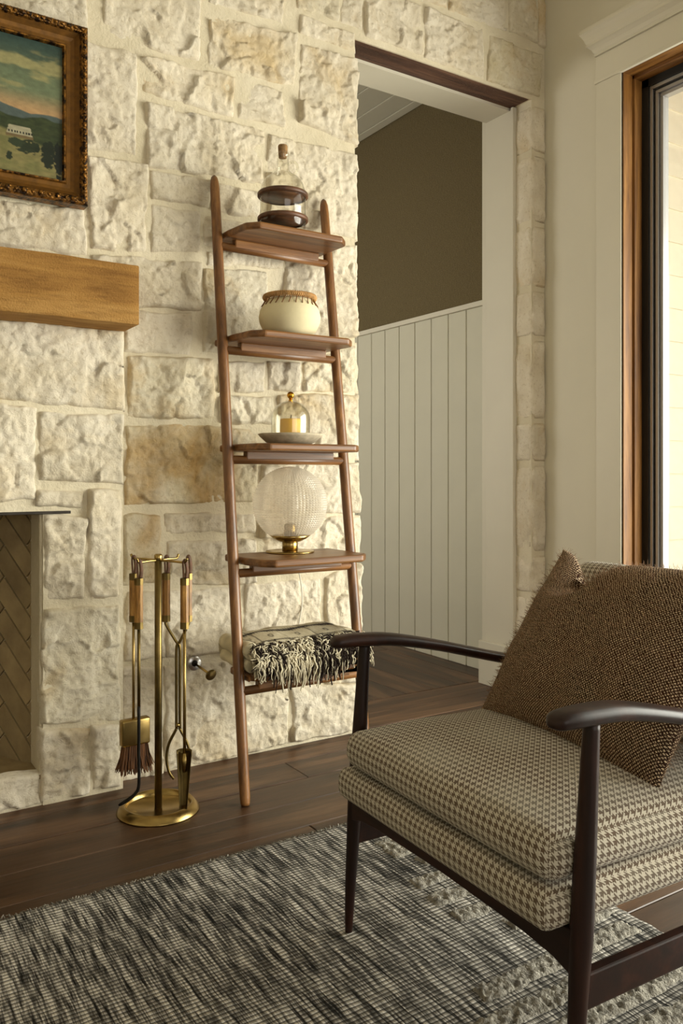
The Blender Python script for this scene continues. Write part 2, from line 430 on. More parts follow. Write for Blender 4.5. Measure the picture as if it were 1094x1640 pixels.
def brick_mat():
    n = N('firebrick'); v, r = n.offset_coord(); a = n.noise(v, 16, 5)
    c = n.ramp(a, [(0.3, lin('#8d7a5c')), (0.7, lin('#a8946f'))])
    hs = n.add('HueSaturation'); n.link(c, hs.inputs['Color']); n.link(n.math('MULTIPLY_ADD', r, 0.2, 0.9), hs.inputs['Value'])
    n.bump(n.noise(v, 70, 3), 0.4, 0.003); return n.set(hs.outputs[0], 0.9, spec=0.1)
M_BRICK = brick_mat()
def bristle_mat():
    n = N('broom_bristle'); a = n.noise(n.coord((120, 120, 4)), 1.0, 3)
    return n.set(n.ramp(a, [(0.35, lin('#3d2413')), (0.65, lin('#80532c'))]), 0.8)
M_BRIST = bristle_mat()

# =================================================================== ROOM SHELL
WY = 2.448          # face of the stone wall
BY = 2.385          # face of the fireplace surround
RX = 2.588          # face of the right wall
DX0, DX1, DZ = 1.630, 2.512, 2.482
CEIL = 3.4

def wall_core(name, boxes, mat, label):
    return struct(obj(name, *join(*[box(*b) for b in boxes]), mat, smooth=False), label)
wall_back = wall_core('wall_back', [(-2.6, -.96, WY, 2.70, 0, .96), (-.96, .56, WY, 2.70, 0, .07), (.56, DX0, WY, 2.70, 0, .96), (-2.6, DX0, WY, 2.70, .96, CEIL), (DX0, DX1, WY, 2.70, DZ, CEIL), (DX1, RX + .2, WY, 2.70, 0, CEIL)],
                      M_MORTAR, 'cream limestone block wall with a doorway')
BX0, BX1 = -1.17, 0.768
FX0, FX1, FZ0, FZ1 = -0.94, 0.541, 0.085, 0.816
wall_fire = wall_core('wall_fireplace', [(FX1, BX1, BY, WY, 0, 1.36), (BX0, FX0, BY, WY, 0, 1.36), (FX0, FX1, BY, WY, FZ1, 1.36), (FX0, FX1, BY + .004, WY, 0, FZ0 - .012)],
                      M_MORTAR, 'limestone fireplace surround below the mantel')

SEED = [1.0]
def stone(q, y0, parent, mat, proud=0.0085, amp=1.0, name='stone'):
    """q: TL,TR,BR,BL in wall coordinates (x,z); face towards -Y"""
    SEED[0] += 1.37; sd = SEED[0]; q = np.asarray(q, float)
    cq = q.mean(0); q = q + np.sign(q - cq) * .006
    w = (np.linalg.norm(q[1] - q[0]) + np.linalg.norm(q[2] - q[3])) / 2; h = (np.linalg.norm(q[3] - q[0]) + np.linalg.norm(q[2] - q[1])) / 2
    nx, nz = int(np.clip(w / 0.0052, 8, 100)), int(np.clip(h / 0.0052, 6, 80))
    ks = max(6, int(w * h / .0030)); rs = np.random.RandomState(int(sd * 100))
    seeds = np.c_[rs.uniform(-w / 2, w / 2, ks), rs.uniform(-h / 2, h / 2, ks)] + cq; hs = rs.uniform(-.0028, .0032, ks) * (rs.rand(ks) < .7); gr = rs.uniform(-.16, .16, (ks, 2))
    def fn(s, t):
        p = (q[0] * ((1 - s) * (1 - t))[:, None] + q[1] * (s * (1 - t))[:, None] + q[2] * (s * t)[:, None] + q[3] * ((1 - s) * t)[:, None])
        x, z = p[:, 0], p[:, 1]
        x2 = x + (fbm(x * 11, z * 11, sd, 3) - .45) * 0.018; z2 = z + (fbm(x * 11, z * 11, sd + 9, 3) - .45) * 0.018
        d = np.minimum(np.minimum(s, 1 - s) * w, np.minimum(t, 1 - t) * h)
        pr = sstep(0, 0.008, d + (fbm(x * 24, z * 24, sd + 3, 2) - .38) * 0.012)
        g = (fbm(x * 5.5, z * 5.5, sd + 1, 2) - .38) * 0.014 + (ridge(x * 9, z * 13, sd + 2, 3) - .45) * 0.010 + (ridge(x * 38, z * 33, sd + 4, 2) - .4) * 0.0055
        wx = x + (fbm(x * 20, z * 20, sd + 6, 3) - .45) * .05; wz = z + (fbm(x * 20, z * 20, sd + 7, 3) - .45) * .05
        D = (wx[:, None] - seeds[None, :, 0]) ** 2 + (wz[:, None] - seeds[None, :, 1]) ** 2; k = D.argmin(1)
        g = g + hs[k] + gr[k, 0] * (wx - seeds[k, 0]) + gr[k, 1] * (wz - seeds[k, 1])
        g = g + (vnoise(x * 75, z * 75, sd + 5) - .5) * 0.0040 + (ridge(x * 62, z * 55, sd + 8, 2) - .4) * 0.0045 * vnoise(x * 13, z * 13, sd + 11) + (vnoise(x * 130, z * 130, sd + 12) - .5) * 0.0022
        hgt = -0.004 + pr * np.maximum(proud + 0.004 + g * amp, 0.0035)
        return np.stack([x2, y0 - hgt, z2], 1)
    V, F, s, t = grid(nx, nz, fn)
    # skirt and back
    ring = [i for i in range(nx)] + [j * nx + nx - 1 for j in range(1, nz)] + [(nz - 1) * nx + i for i in range(nx - 2, -1, -1)] + [j * nx for j in range(nz - 2, 0, -1)]
    B = V[ring].copy(); B[:, 1] = y0 + 0.035; n0 = len(V); V = np.vstack([V, B]); m = len(ring)
    for k in range(m): k2 = (k + 1) % m; F.append((ring[k2], ring[k], n0 + k, n0 + k2))
    F.append([n0 + k for k in range(m)])
    F = [f[::-1] for f in F]
    return obj(name, V, F, mat, parent)
def pxq(pts, y): return [tuple(onY(a, b, y)[[0, 2]]) for a, b in pts]
O = 1
STONES = [
 ([(-90, -95), (135, -28), (141, 55), (-90, -4)], 0, 1), ([(158, -70), (322, -25), (319, 98), (172, 58)], 0, 1), ([(337, 24), (476, 58), (472, 138), (336, 104)], 0, 1),
 ([(338, -60), (452, -28), (449, 36), (338, 3)], 0, 1), ([(476, -60), (543, -38), (541, 33), (478, 12)], O, 1), ([(482, 24), (566, 54), (566, 82), (481, 50)], 0, .8),
 ([(547, -60), (577, -50), (580, 47), (546, 36)], 0, 1), ([(483, 73), (570, 98), (570, 232), (480, 192)], 0, 1.25),
 ([(134, 67), (217, 88), (217, 247), (134, 238)], 0, 1), ([(227, 90), (375, 125), (369, 184), (229, 146)], 0, 1), ([(383, 128), (452, 147), (456, 201), (382, 190)], 0, .8),
 ([(234, 166), (423, 211), (420, 294), (237, 264)], 0, 1.3), ([(430, 217), (570, 247), (570, 383), (428, 352)], 0, 1), ([(140, 252), (236, 266), (232, 404), (148, 397)], 0, 1.2),
 ([(-90, 318), (130, 335), (138, 409), (-90, 383)], 0, 1), ([(-90, 20), (122, 66), (122, 236), (-90, 198)], 0, 1), ([(-90, 210), (122, 247), (128, 324), (-90, 300)], 0, 1),
 ([(243, 275), (336, 291), (334, 332), (244, 315)], 0, .8), ([(342, 294), (420, 308), (414, 348), (342, 337)], 0, 1.2), ([(243, 327), (317, 341), (318, 402), (246, 404)], 0, .8),
 ([(326, 344), (422, 364), (420, 394), (327, 390)], 0, .6), ([(150, 410), (322, 421), (321, 495), (150, 484)], 0, 1), ([(200, 500), (307, 505), (305, 565), (199, 562)], 0, .6),
 ([(328, 431), (424, 438), (423, 562), (326, 563)], O, .9), ([(332, 403), (450, 405), (451, 428), (333, 423)], 0, .7), ([(456, 394), (570, 396), (570, 538), (456, 541)], 0, 1.2),
 ([(206, 572), (342, 575), (340, 669), (205, 667)], O, 1.3), ([(203, 681), (412, 688), (410, 802), (202, 806)], 2, 1.1), ([(352, 580), (424, 584), (422, 628), (352, 628)], 0, 1),
 ([(430, 582), (480, 583), (480, 626), (429, 626)], 0, 1), ([(487, 583), (570, 550), (572, 627), (487, 626)], O, 1), ([(352, 635), (436, 637), (438, 677), (352, 675)], O, 1.5),
 ([(446, 634), (572, 634), (575, 736), (448, 736)], 0, 1.2), ([(420, 745), (574, 743), (576, 820), (418, 818)], 0, 1.2), ([(198, 824), (257, 825), (258, 931), (197, 934)], 2, .8),
 ([(264, 823), (408, 827), (407, 852), (266, 852)], 0, .9), ([(272, 866), (409, 866), (409, 932), (271, 935)], 0, 1.2), ([(418, 829), (576, 827), (577, 893), (418, 898)], 0, 1.2),
 ([(203, 949), (262, 947), (261, 1050), (202, 1056)], 0, .9), ([(270, 947), (384, 944), (384, 1042), (268, 1052)], 0, 1), ([(392, 935), (511, 928), (511, 1040), (391, 1046)], 0, 1.1),
 ([(521, 925), (577, 905), (579, 1088), (522, 1094)], 0, 1.2), ([(194, 1070), (258, 1068), (258, 1238), (196, 1250)], 0, 1), ([(265, 1068), (380, 1060), (380, 1208), (264, 1236)], 0, 1.1),
 ([(387, 1058), (459, 1053), (459, 1190), (388, 1206)], 0, 1.1), ([(468, 1100), (579, 1096), (579, 1168), (468, 1188)], 0, 1.1),
 ([(584, -22), (674, 10), (677, 86), (586, 57)], 0, .9), ([(682, 12), (770, 48), (774, 124), (681, 92)], 0, 1), ([(784, 57), (865, 90), (863, 154), (780, 129)], 2, .8),
 ([(718, -40), (806, -10), (810, 48), (720, 16)], 0, 1), ([(814, -35), (858, -18), (860, 68), (817, 51)], O, 1), ([(683, -62), (711, -52), (713, 11), (683, 1)], 0, .9),
 ([(584, -95), (676, -66), (675, 0), (584, -32)], 0, 1), ([(861, -60), (873, -55), (872, 76), (864, 70)], 0, .5),
]
M_STRONG = stone_mat('limestone_stained', '#ddd2ba', '#c8b995', '#c09a5e', 0.08)
for q, k, a in STONES: stone(pxq(q, WY), WY, wall_back, (M_STONE, M_OCHRE, M_STRONG)[k], amp=a)
def ashlar(x0, x1, z0, z1, y, parent):
    z = z0
    while z < z1 - 0.08:
        hgt = min(random.uniform(0.15, 0.27), z1 - z); x = x0
        while x < x1 - 0.1:
            w = min(random.uniform(0.22, 0.5), x1 - x)
            if x1 - x - w < 0.12: w = x1 - x
            stone([(x + .008, z + hgt - .008), (x + w - .008, z + hgt - .008), (x + w - .008, z + .008), (x + .008, z + .008)], y, parent, M_OCHRE if random.random() < .25 else M_STONE)
            x += w
        z += hgt
ashlar(-1.4, 0.30, 1.56, CEIL - .01, WY, wall_back)
ashlar(0.30, RX - .01, 3.02, CEIL - .01, WY, wall_back)
# quoins at the right of the doorway, faces towards the opening and the room
zs = [onX(838, y, 2.512)[2] for y in (172, 250, 362, 465, 543, 675, 742, 886)] + [0.42, 0.2, 0.0]
for a, b in zip(zs[:-1], zs[1:]):
    def fn(s, t, a=a, b=b):
        sd = a * 7.1; d = np.where(s < .55, s / .55, (s - .55) / .45)
        x = np.where(s < .55, 2.508, 2.508 + (s - .55) / .45 * 0.078); y = np.where(s < .55, 2.545 - s / .55 * 0.108, 2.437)
        z = a - .008 + (b - a + .016) * t
        e = sstep(0, .1, np.minimum(t, 1 - t)) * sstep(0, .06, np.minimum(s, 1 - s))
        nn = ((fbm(s * 6, z * 14, sd) - .45) * .022 + (ridge(s * 9, z * 30, sd + 2) - .45) * .010) * e
        k = np.exp(-((s - .55) / .06) ** 2)
        x = x - np.where(s < .62, nn * .8, 0) + .008 * k + .006 * (1 - e); y = y - np.where(s > .5, nn * .9, 0) + .008 * k + .012 * (1 - e) * (s > .5)
        return np.stack([x, y, z], 1)
    V, F, s, t = grid(22, max(6, int((a - b) / .012)), fn)
    n0 = len(V); nu = 22; nv = len(V) // nu
    # close the back with a fan to the core
    ring = list(range(nu)) + [j * nu + nu - 1 for j in range(1, nv)] + [(nv - 1) * nu + i for i in range(nu - 2, -1, -1)] + [j * nu for j in range(nv - 2, 0, -1)]
    V = np.vstack([V, [[2.585, 2.55, (a + b) / 2]]])
    for k in range(len(ring)): F.append((ring[(k + 1) % len(ring)], ring[k], n0))
    obj('stone', V, F, M_STONE, wall_back)
core = obj('jamb_backing', *box(2.516, RX, 2.449, 2.56, 0, DZ), M_MORTAR, wall_back, smooth=False)

# fireplace surround stones
FIRE = [
 ([(-90, 502), (196, 533), (197, 655), (-90, 628)], 0, .9), ([(66, 661), (195, 667), (194, 773), (63, 766)], 0, 1), ([(-90, 640), (57, 656), (54, 798), (-90, 810)], 0, .8),
 ([(58, 786), (132, 789), (132, 812), (60, 810)], 0, .7), ([(144, 785), (191, 786), (191, 955), (143, 957)], 0, 1.2), ([(71, 826), (136, 828), (134, 957), (71, 959)], 0, 1.3),
 ([(70, 977), (190, 972), (190, 1152), (68, 1157)], O, 1.1), ([(67, 1170), (142, 1168), (140, 1266), (66, 1285)], 0, 1.2), ([(149, 1165), (191, 1162), (190, 1256), (150, 1264)], 0, 1.3),
]
for q, k, a in FIRE: stone(pxq(q, BY), BY, wall_fire, (M_STONE, M_OCHRE)[k], amp=a)
ashlar(-1.16, 0.24, .84, 1.34, BY, wall_fire); ashlar(-1.16, -.95, .01, .82, BY, wall_fire)
for i in range(5):
    x0 = FX0 + .006 + i * 0.296
    stone([(x0, FZ0 + .004), (x0 + .286, FZ0 + .004), (x0 + .286, .008), (x0, .008)], BY + .006, wall_fire, M_STONE, amp=.8, name='hearth_stone')
obj('hearth_slab', *bbox(FX0, FX1, BY + .003, 2.95, FZ0 - .012, FZ0, .002), M_BRICK, wall_fire, smooth=False)
obj('steel_lintel', *bbox(FX0 - .1, FX1 + .075, BY - .006, BY + .09, FZ1 - .002, FZ1 + .006, .001), M_STEEL, wall_fire, smooth=False)
# firebox lining: herringbone firebrick
def clip(poly, x0, x1, y0, y1):
    for ax, lim, sg in ((0, x0, 1), (0, x1, -1), (1, y0, 1), (1, y1, -1)):
        out = []
        for i in range(len(poly)):
            p, q = poly[i - 1], poly[i]; a, b = (p[ax] - lim) * sg, (q[ax] - lim) * sg
            if (a >= 0) != (b >= 0): t = a / (a - b); out.append((p[0] + (q[0] - p[0]) * t, p[1] + (q[1] - p[1]) * t))
            if b >= 0: out.append(q)
        poly = out
        if len(poly) < 3: return []
    return poly
def herring(name, p0, p1, z0, z1):
    """vertical panel from p0 to p1 (plan points), bricks facing the left hand of p0->p1"""
    p0, p1 = np.array(p0, float), np.array(p1, float); L = np.linalg.norm(p1 - p0); e = (p1 - p0) / L; nrm = np.array([-e[1], e[0]])
    def W(s, z, d): g = p0 + e * s + nrm * d; return (g[0], g[1], z)
    V = [W(0, z0, -.004), W(L, z0, -.004), W(L, z1, -.004), W(0, z1, -.004), W(0, z0, -.05), W(L, z0, -.05), W(L, z1, -.05), W(0, z1, -.05)]
    F = [(0, 1, 2, 3), (7, 6, 5, 4), (1, 0, 4, 5), (2, 1, 5, 6), (3, 2, 6, 7), (0, 3, 7, 4)]
    pan = obj(name, V, F, M_MORTAR, wall_fire, smooth=False)
    b = 0.066; ln = 3 * b; c45 = math.sqrt(.5)
    for i in range(-14, 22):
        for j in range(-14, 22):
            for kind in (0, 1):
                # herringbone lattice in the rotated frame
                ox, oy = (i * b + j * ln * 1.0, i * b - j * ln * 1.0)
                g = .003
                r = [(ox + g, oy + g), (ox + ln - g, oy + g), (ox + ln - g, oy + b - g), (ox + g, oy + b - g)] if kind == 0 else \
                    [(ox + g, oy + b + g), (ox + b - g, oy + b + g), (ox + b - g, oy + b + ln - g), (ox + g, oy + b + ln - g)]
                r = [((x - y) * c45 + .3, (x + y) * c45 + .35) for x, y in r]
                r = clip(r, 0, L, 0, z1 - z0)
                if len(r) < 3: continue
                ar = abs(sum(r[k - 1][0] * r[k][1] - r[k][0] * r[k - 1][1] for k in range(len(r)))) / 2
                if ar < 2e-4: continue
                m = len(r); vv = [W(s, z0 + z, 0.004) for s, z in r] + [W(s, z0 + z, -.02) for s, z in r]
                ff = [list(range(m)), list(range(2 * m - 1, m - 1, -1))] + [((k + 1) % m, k, m + k, m + (k + 1) % m) for k in range(m)]
                obj('brick', vv, ff, M_BRICK, pan, smooth=False)
    return pan
herring('firebox_side', (0.535, 2.50), (0.30, 2.93), FZ0, FZ1 + .12)
herring('firebox_back', (0.30, 2.93), (-0.70, 2.93), FZ0, FZ1 + .12)
herring('firebox_side', (-0.70, 2.93), (-0.935, 2.50), FZ0, FZ1 + .12)
obj('firebox_jamb', *bbox(.533, .60, BY + .008, 2.52, FZ0, FZ1, .004), M_MORTAR, wall_fire, smooth=False)
obj('firebox_roof', *box(FX0, .56, BY + .06, 3.0, FZ1 + .12, FZ1 + .15), M_BRICK, wall_fire, smooth=False)

# right wall with the tall window opening
wall_right = wall_core('wall_right', [(RX, RX + .16, WIN_Y1, WY + .25, 0, CEIL), (RX, RX + .16, -4.0, WIN_Y0, 0, CEIL), (RX, RX + .16, WIN_Y0, WIN_Y1, WIN_Z1, CEIL), (RX, RX + .16, WIN_Y0, WIN_Y1, 0, WIN_Z0)],
                       M_WALL, 'warm white painted wall around the tall window')
wall_left = wall_core('wall_left', [(-2.7, -2.6, -4.0, 2.7, 0, CEIL)], M_WALL, 'painted wall out of view on the left')
wall_rear = wall_core('wall_rear', [(-2.6, -1.0, -4.1, -4.0, 0, CEIL), (2.2, RX + .16, -4.1, -4.0, 0, CEIL), (-1.0, 2.2, -4.1, -4.0, 0, .6), (-1.0, 2.2, -4.1, -4.0, 2.5, CEIL)], M_WALL, 'painted wall with a window behind the viewer')
ceiling = wall_core('ceiling', [(-2.7, RX + .2, -4.1, 2.75, CEIL, CEIL + .1)], M_WALL, 'painted ceiling above the frame')

# floor planks along X
floor = wall_core('floor', [(-2.7, RX, -4.1, 2.76, -.06, -.010)], M_BLACK, 'dark brown oak plank floor')
PW = 0.148; k = 0; y = 2.76
while y > -0.9:
    x = -1.6 - random.random() * 1.2
    if y - PW > WY + .0: segs = [(1.55, RX - .002)]
    else:
        segs = []; cuts = {3: 1.12, 4: 0.38}
        while x < RX - .002:
            L = random.uniform(1.3, 2.3); x2 = min(x + L, RX - .002)
            if RX - x2 < .35: x2 = RX - .002
            segs.append((x, x2)); x = x2
    for a, b in segs:
        if b - a < .05: continue
        dz = random.uniform(-.0008, .0008)
        obj('plank', *bbox(a + .0012, b - .0012, y - PW + .0012, y - .0012, -.016, dz, .0018, 1), M_FLOOR, floor, smooth=False)
    y -= PW

# hall beyond the doorway
hall_floor = wall_core('floor_hall', [(0.6, 2.70, 2.76, 5.2, -.06, -.010)], M_BLACK, 'dark plank floor of the hall')
x = 0.62
while x < 2.68:
    cut = random.uniform(3.3, 4.6)
    for a, b in ((2.762, cut), (cut, 5.2)):
        obj('plank', *bbox(x + .0012, min(x + PW, 2.69) - .0012, a + .0012, b - .0012, -.016, random.uniform(-.0008, .0008), .0018, 1), M_FLOORY, hall_floor, smooth=False)
    x += PW
HX = 2.665
wall_hall = wall_core('wall_hall', [(HX, HX + .1, 2.70, 5.2, 0, 2.9)], M_GRASS, 'hall wall with brown grasscloth above a white panelled wainscot')
y = 2.74
ys = [2.74, 2.874, 3.01, 3.144, 3.277, 3.413, 3.55, 3.68, 3.81, 3.95, 4.085, 4.22, 4.355, 4.49, 4.625, 4.76, 4.895, 5.03, 5.165]
for a, b in zip(ys[:-1], ys[1:]):
    obj('wainscot_board', *bbox(HX - .016, HX + .004, a + .0025, b - .0025, 0.0, 1.715, .0022, 1), M_WAINS, wall_hall, smooth=False)
obj('wainscot_backing', *box(HX - .006, HX, 2.74, 5.165, 0, 1.715), M_WAINS, wall_hall, smooth=False)
obj('wainscot_cap', *bbox(HX - .028, HX + .004, 2.74, 5.165, 1.715, 1.740, .003), M_TRIM, wall_hall, smooth=False)
wall_core('wall_hall_end', [(0.5, 2.76, 5.2, 5.3, 0, 2.9)], M_WAINS, 'far end wall of the hall')
wall_core('wall_hall_left', [(0.5, 0.6, 2.70, 3.45, 0, 2.9), (0.5, 0.6, 4.75, 5.2, 0, 2.9), (0.5, 0.6, 3.45, 4.75, 0, .65), (0.5, 0.6, 3.45, 4.75, 2.35, 2.9)], M_WAINS, 'left wall of the hall with a window, hidden')
ceil_h = wall_core('ceiling_hall', [(0.5, 2.76, 2.70, 5.2, 2.862, 2.95)], M_BLACK, 'boarded white hall ceiling')
xs = [2.66, 2.655 - .055, 2.471, 2.315, 2.16, 2.0, 1.845, 1.69, 1.53, 1.375, 1.22, 1.06, .9, .75, .6]
for b, a in zip(xs[:-1], xs[1:]):
    obj('ceiling_board', *bbox(a + .003, b - .003, 2.70, 5.19, 2.84, 2.864, .0025, 1), M_WAINS, ceil_h, smooth=False)

# doorway: dark timber lintel, painted liner
trim_1 = struct(obj('trim_1', *bbox(DX0 - .06, DX1 - .004, WY + .004, WY + .115, DZ - .0, DZ + .05, .003), M_LINTEL, smooth=False), 'dark brown timber lintel over the doorway')
trim_2 = struct(obj('trim_2', *box(DX0 - .02, 2.50, WY + .112, 2.705, DZ - .012, DZ + .01), M_TRIM, smooth=False), 'painted liner of the doorway')
obj('liner_jamb', *bbox(2.494, 2.53, WY + .10, 2.705, 0, DZ - .012, .002), M_TRIM, trim_2, smooth=False)
obj('liner_bead', *bbox(2.490, 2.512, WY + .085, WY + .10, 0, DZ - .004, .002), M_TRIM, trim_2, smooth=False)
obj('liner_jamb', *bbox(DX0 - .03, DX0 + .008, WY + .10, 2.705, 0, DZ - .012, .002), M_TRIM, trim_2, smooth=False)
obj('hall_casing', *bbox(2.50, HX, 2.70, 2.735, 0, 2.6, .002), M_TRIM, trim_2, smooth=False)
obj('liner_baseboard', *bbox(2.478, 2.4945, WY + .12, 2.735, 0, .19, .003), M_TRIM, trim_2, smooth=False)

# window: casing, crown, pine jamb, black frame, aluminium channels, glass
win = struct(obj('window_1', *join(box(RX + .094, RX + .15, 2.006, WIN_Y1, WIN_Z0, WIN_Z1), box(RX + .094, RX + .15, WIN_Y0, WIN_Y0 + .044, WIN_Z0, WIN_Z1),
                                   box(RX + .094, RX + .15, WIN_Y0, WIN_Y1, WIN_Z1 - .052, WIN_Z1), box(RX + .094, RX + .15, WIN_Y0, WIN_Y1, WIN_Z0, WIN_Z0 + .05)), M_BLACK, smooth=False), 'tall black framed window in the right wall')
obj('casing', *bbox(RX - .007, RX + .002, WIN_Y1 + .004, 2.172, 0, WIN_Z1, .002), M_TRIM, win, smooth=False)
obj('casing', *bbox(RX - .007, RX + .002, WIN_Y0 - .12, WIN_Y0 - .004, 0, WIN_Z1, .002), M_TRIM, win, smooth=False)
obj('head_casing', *bbox(RX - .009, RX + .002, WIN_Y0 - .12, 2.172, WIN_Z1 + .004, 2.556, .0015), M_TRIM, win, smooth=False)
obj('head_bead', *bbox(RX - .013, RX + .002, WIN_Y0 - .125, 2.176, WIN_Z1 - .006, WIN_Z1 + .008, .002), M_TRIM, win, smooth=False)
crown = [(0, 2.556), (-.024, 2.556), (-.024, 2.566), (-.028, 2.570), (-.034, 2.582), (-.046, 2.592), (-.052, 2.596), (-.052, 2.606), (-.056, 2.612), (-.062, 2.626), (-.072, 2.640), (-.078, 2.646), (-.078, 2.66), (0, 2.66)]
Vc = []; Fc = []
for e, sg in ((2.172, 1), (WIN_Y0 - .12, -1)):
    for dx, z in crown: Vc.append((RX + dx * .72, e + sg * max(0, -dx * .8 - .02), z))
nc = len(crown)
for i in range(nc - 1): Fc.append((i, i + 1, nc + i + 1, nc + i))
Fc += [list(range(nc))[::-1], list(range(nc, 2 * nc))]
obj('crown_moulding', Vc, Fc, M_TRIM, win, smooth=False)
obj('pine_jamb', *bbox(RX + .0, RX + .053, WIN_Y1 - .004, WIN_Y1 + .02, WIN_Z0, WIN_Z1, .002), M_PINE, win, smooth=False)
obj('pine_stop', *bbox(RX + .053, RX + .096, WIN_Y1 - .014, WIN_Y1 + .02, WIN_Z0, WIN_Z1 - .004, .002), M_PINE, win, smooth=False)
obj('pine_head', *bbox(RX + .0, RX + .053, WIN_Y0, WIN_Y1, WIN_Z1 - .008, WIN_Z1 + .02, .002), M_PINEY, win, smooth=False)
obj('pine_head_stop', *bbox(RX + .053, RX + .096, WIN_Y0, WIN_Y1, WIN_Z1 - .022, WIN_Z1 + .02, .002), M_PINEY, win, smooth=False)
obj('pine_jamb', *bbox(RX + .0, RX + .096, WIN_Y0 - .02, WIN_Y0 + .004, WIN_Z0, WIN_Z1, .002), M_PINE, win, smooth=False)
for y1, y0, dx, m, nm in ((2.006, 1.992, .100, M_ALU, 'aluminium_channel'), (1.992, 1.984, .112, M_DARKSEAL, 'rubber_seal'), (1.984, 1.972, .106, M_ALU, 'aluminium_channel'), (1.972, 1.958, .116, M_ALU, 'glazing_bead')):
    obj(nm, *bbox(RX + dx, RX + .15, y0, y1, WIN_Z0 + .05, WIN_Z1 - .052 - (2.006 - y0), .001, 1), m, win, smooth=False)
    obj(nm, *bbox(RX + dx, RX + .15, WIN_Y0 + .044, y1, WIN_Z1 - .052 - (2.006 - y0), WIN_Z1 - .052 - (2.006 - y1), .001, 1), m, win, smooth=False)
obj('window_pane', *box(RX + .126, RX + .132, WIN_Y0 + .044, 1.96, WIN_Z0 + .05, WIN_Z1 - .09), M_PANE, win, smooth=False)

# porch outside
porch = wall_core('wall_porch', [(RX + .16, 6.2, 2.62, 2.75, -.3, 2.9)], M_SIDING, 'white lap siding of the porch outside the window')
z = -.25
while z < 2.85:
    V, F = prism([(2.604, z), (2.612, z + .172), (2.63, z + .172), (2.63, z)], 'x', RX + .17, 6.2)
    obj('siding_board', V, F, M_SIDING, porch, smooth=False); z += .168
pc = wall_core('ceiling_porch', [(RX + .16, 6.2, 1.2, 2.75, 2.90, 3.0)], M_PINEY, 'stained wood porch ceiling outside')
wall_core('floor_porch', [(RX + .16, 9.0, -6, 2.75, -.35, -.25)], M_DECK, 'pale porch deck outside')

# =================================================================== MANTEL AND PICTURE
def hewn(x0, x1, y0, y1, z0, z1, n=60):
    bm = bmesh.new(); V, F = box(x0, x1, y0, y1, z0, z1); vs = [bm.verts.new(v) for v in V]
    for f in F: bm.faces.new([vs[i] for i in f])
    bmesh.ops.bevel(bm, geom=bm.edges[:], offset=.004, segments=2, profile=.5, affect='EDGES')
    long_e = [e for e in bm.edges if abs((e.verts[0].co - e.verts[1].co).x) > .5]
    bmesh.ops.subdivide_edges(bm, edges=long_e, cuts=n, use_grid_fill=True)
    bm.verts.index_update(); R = np.array([v.co[:] for v in bm.verts]); Q = [[v.index for v in f.verts] for f in bm.faces]; bm.free()
    R[:, 1] += (fbm(R[:, 0] * 9, R[:, 2] * 9, 3) - .45) * .006; R[:, 2] += (fbm(R[:, 0] * 7, R[:, 1] * 9, 8) - .45) * .007
    return R, Q
mantel = tag(sharp(obj('mantel_beam', *hewn(-1.17, 0.772, 2.252, 2.452, 1.345, 1.512), M_MANTEL), 40), 'thick honey coloured wooden mantel beam on the stone wall', 'mantel')

PX0, PX1, PZ0, PZ1 = -0.13, 0.665, 1.696, 2.208
PYB = WY - 0.042
pic = thing('framed_painting', ((PX0 + PX1) / 2, PYB, PZ0), 'landscape oil painting in an ornate gilt frame above the mantel', 'painting')
def ringloft(prof, name, mat):
    """prof: (inset, height off the wall)"""
    V = []; F = []
    for d, h in prof:
        V += [(PX0 + d, PYB - h, PZ0 + d), (PX1 - d, PYB - h, PZ0 + d), (PX1 - d, PYB - h, PZ1 - d), (PX0 + d, PYB - h, PZ1 - d)]
    for i in range(len(prof) - 1):
        for k in range(4): F.append((i * 4 + k, i * 4 + (k + 1) % 4, i * 4 + 4 + (k + 1) % 4, i * 4 + 4 + k))
    return obj(name, V, F, mat, pic, smooth=False)
ringloft([(0, -.02), (0, .022), (.004, .030), (.012, .034), (.020, .030), (.024, .024)], 'outer_moulding', M_GILT)
ringloft([(.024, .024), (.028, .020), (.036, .012), (.046, .008), (.056, .008), (.058, .010)], 'cove', M_COVE)
ringloft([(.058, .010), (.060, .013), (.064, .013), (.066, .009), (.068, .002), (.068, -.01)], 'inner_lip', M_GILT)
# carved ornament: beads and leaves along the outer moulding
parts = []
def orn(ax, fixed, a, b, leaf):
    n = int((b - a) / (.022 if not leaf else .018))
    for i in range(n):
        u = a + (i + .5) * (b - a) / n
        p = (u, PYB - .033, fixed) if ax == 'x' else (fixed, PYB - .033, u)
        if leaf: parts.append(sphere(p, .0085, 8, 5, (.9, .6, .7) if ax == 'x' else (.7, .6, .9)))
        else: parts.append(sphere(p, .0075 if i % 2 else .0048, 8, 6))
        for sg in (-1, 1):
            q = np.array(p) + (np.array([.006, .004, .006 * sg]) if ax == 'x' else np.array([.006 * sg, .004, .006]))
            parts.append(sphere(q, .0045, 6, 4, (1.3, .8, .6) if ax == 'x' else (.6, .8, 1.3)))
orn('x', PZ0 + .012, PX0 + .01, PX1 - .01, False); orn('x', PZ1 - .012, PX0 + .01, PX1 - .01, True)
orn('z', PX1 - .012, PZ0 + .02, PZ1 - .02, True); orn('z', PX0 + .012, PZ0 + .02, PZ1 - .02, True)
o = obj('carving', *join(*parts), M_GILT, pic); o['kind'] = 'stuff'
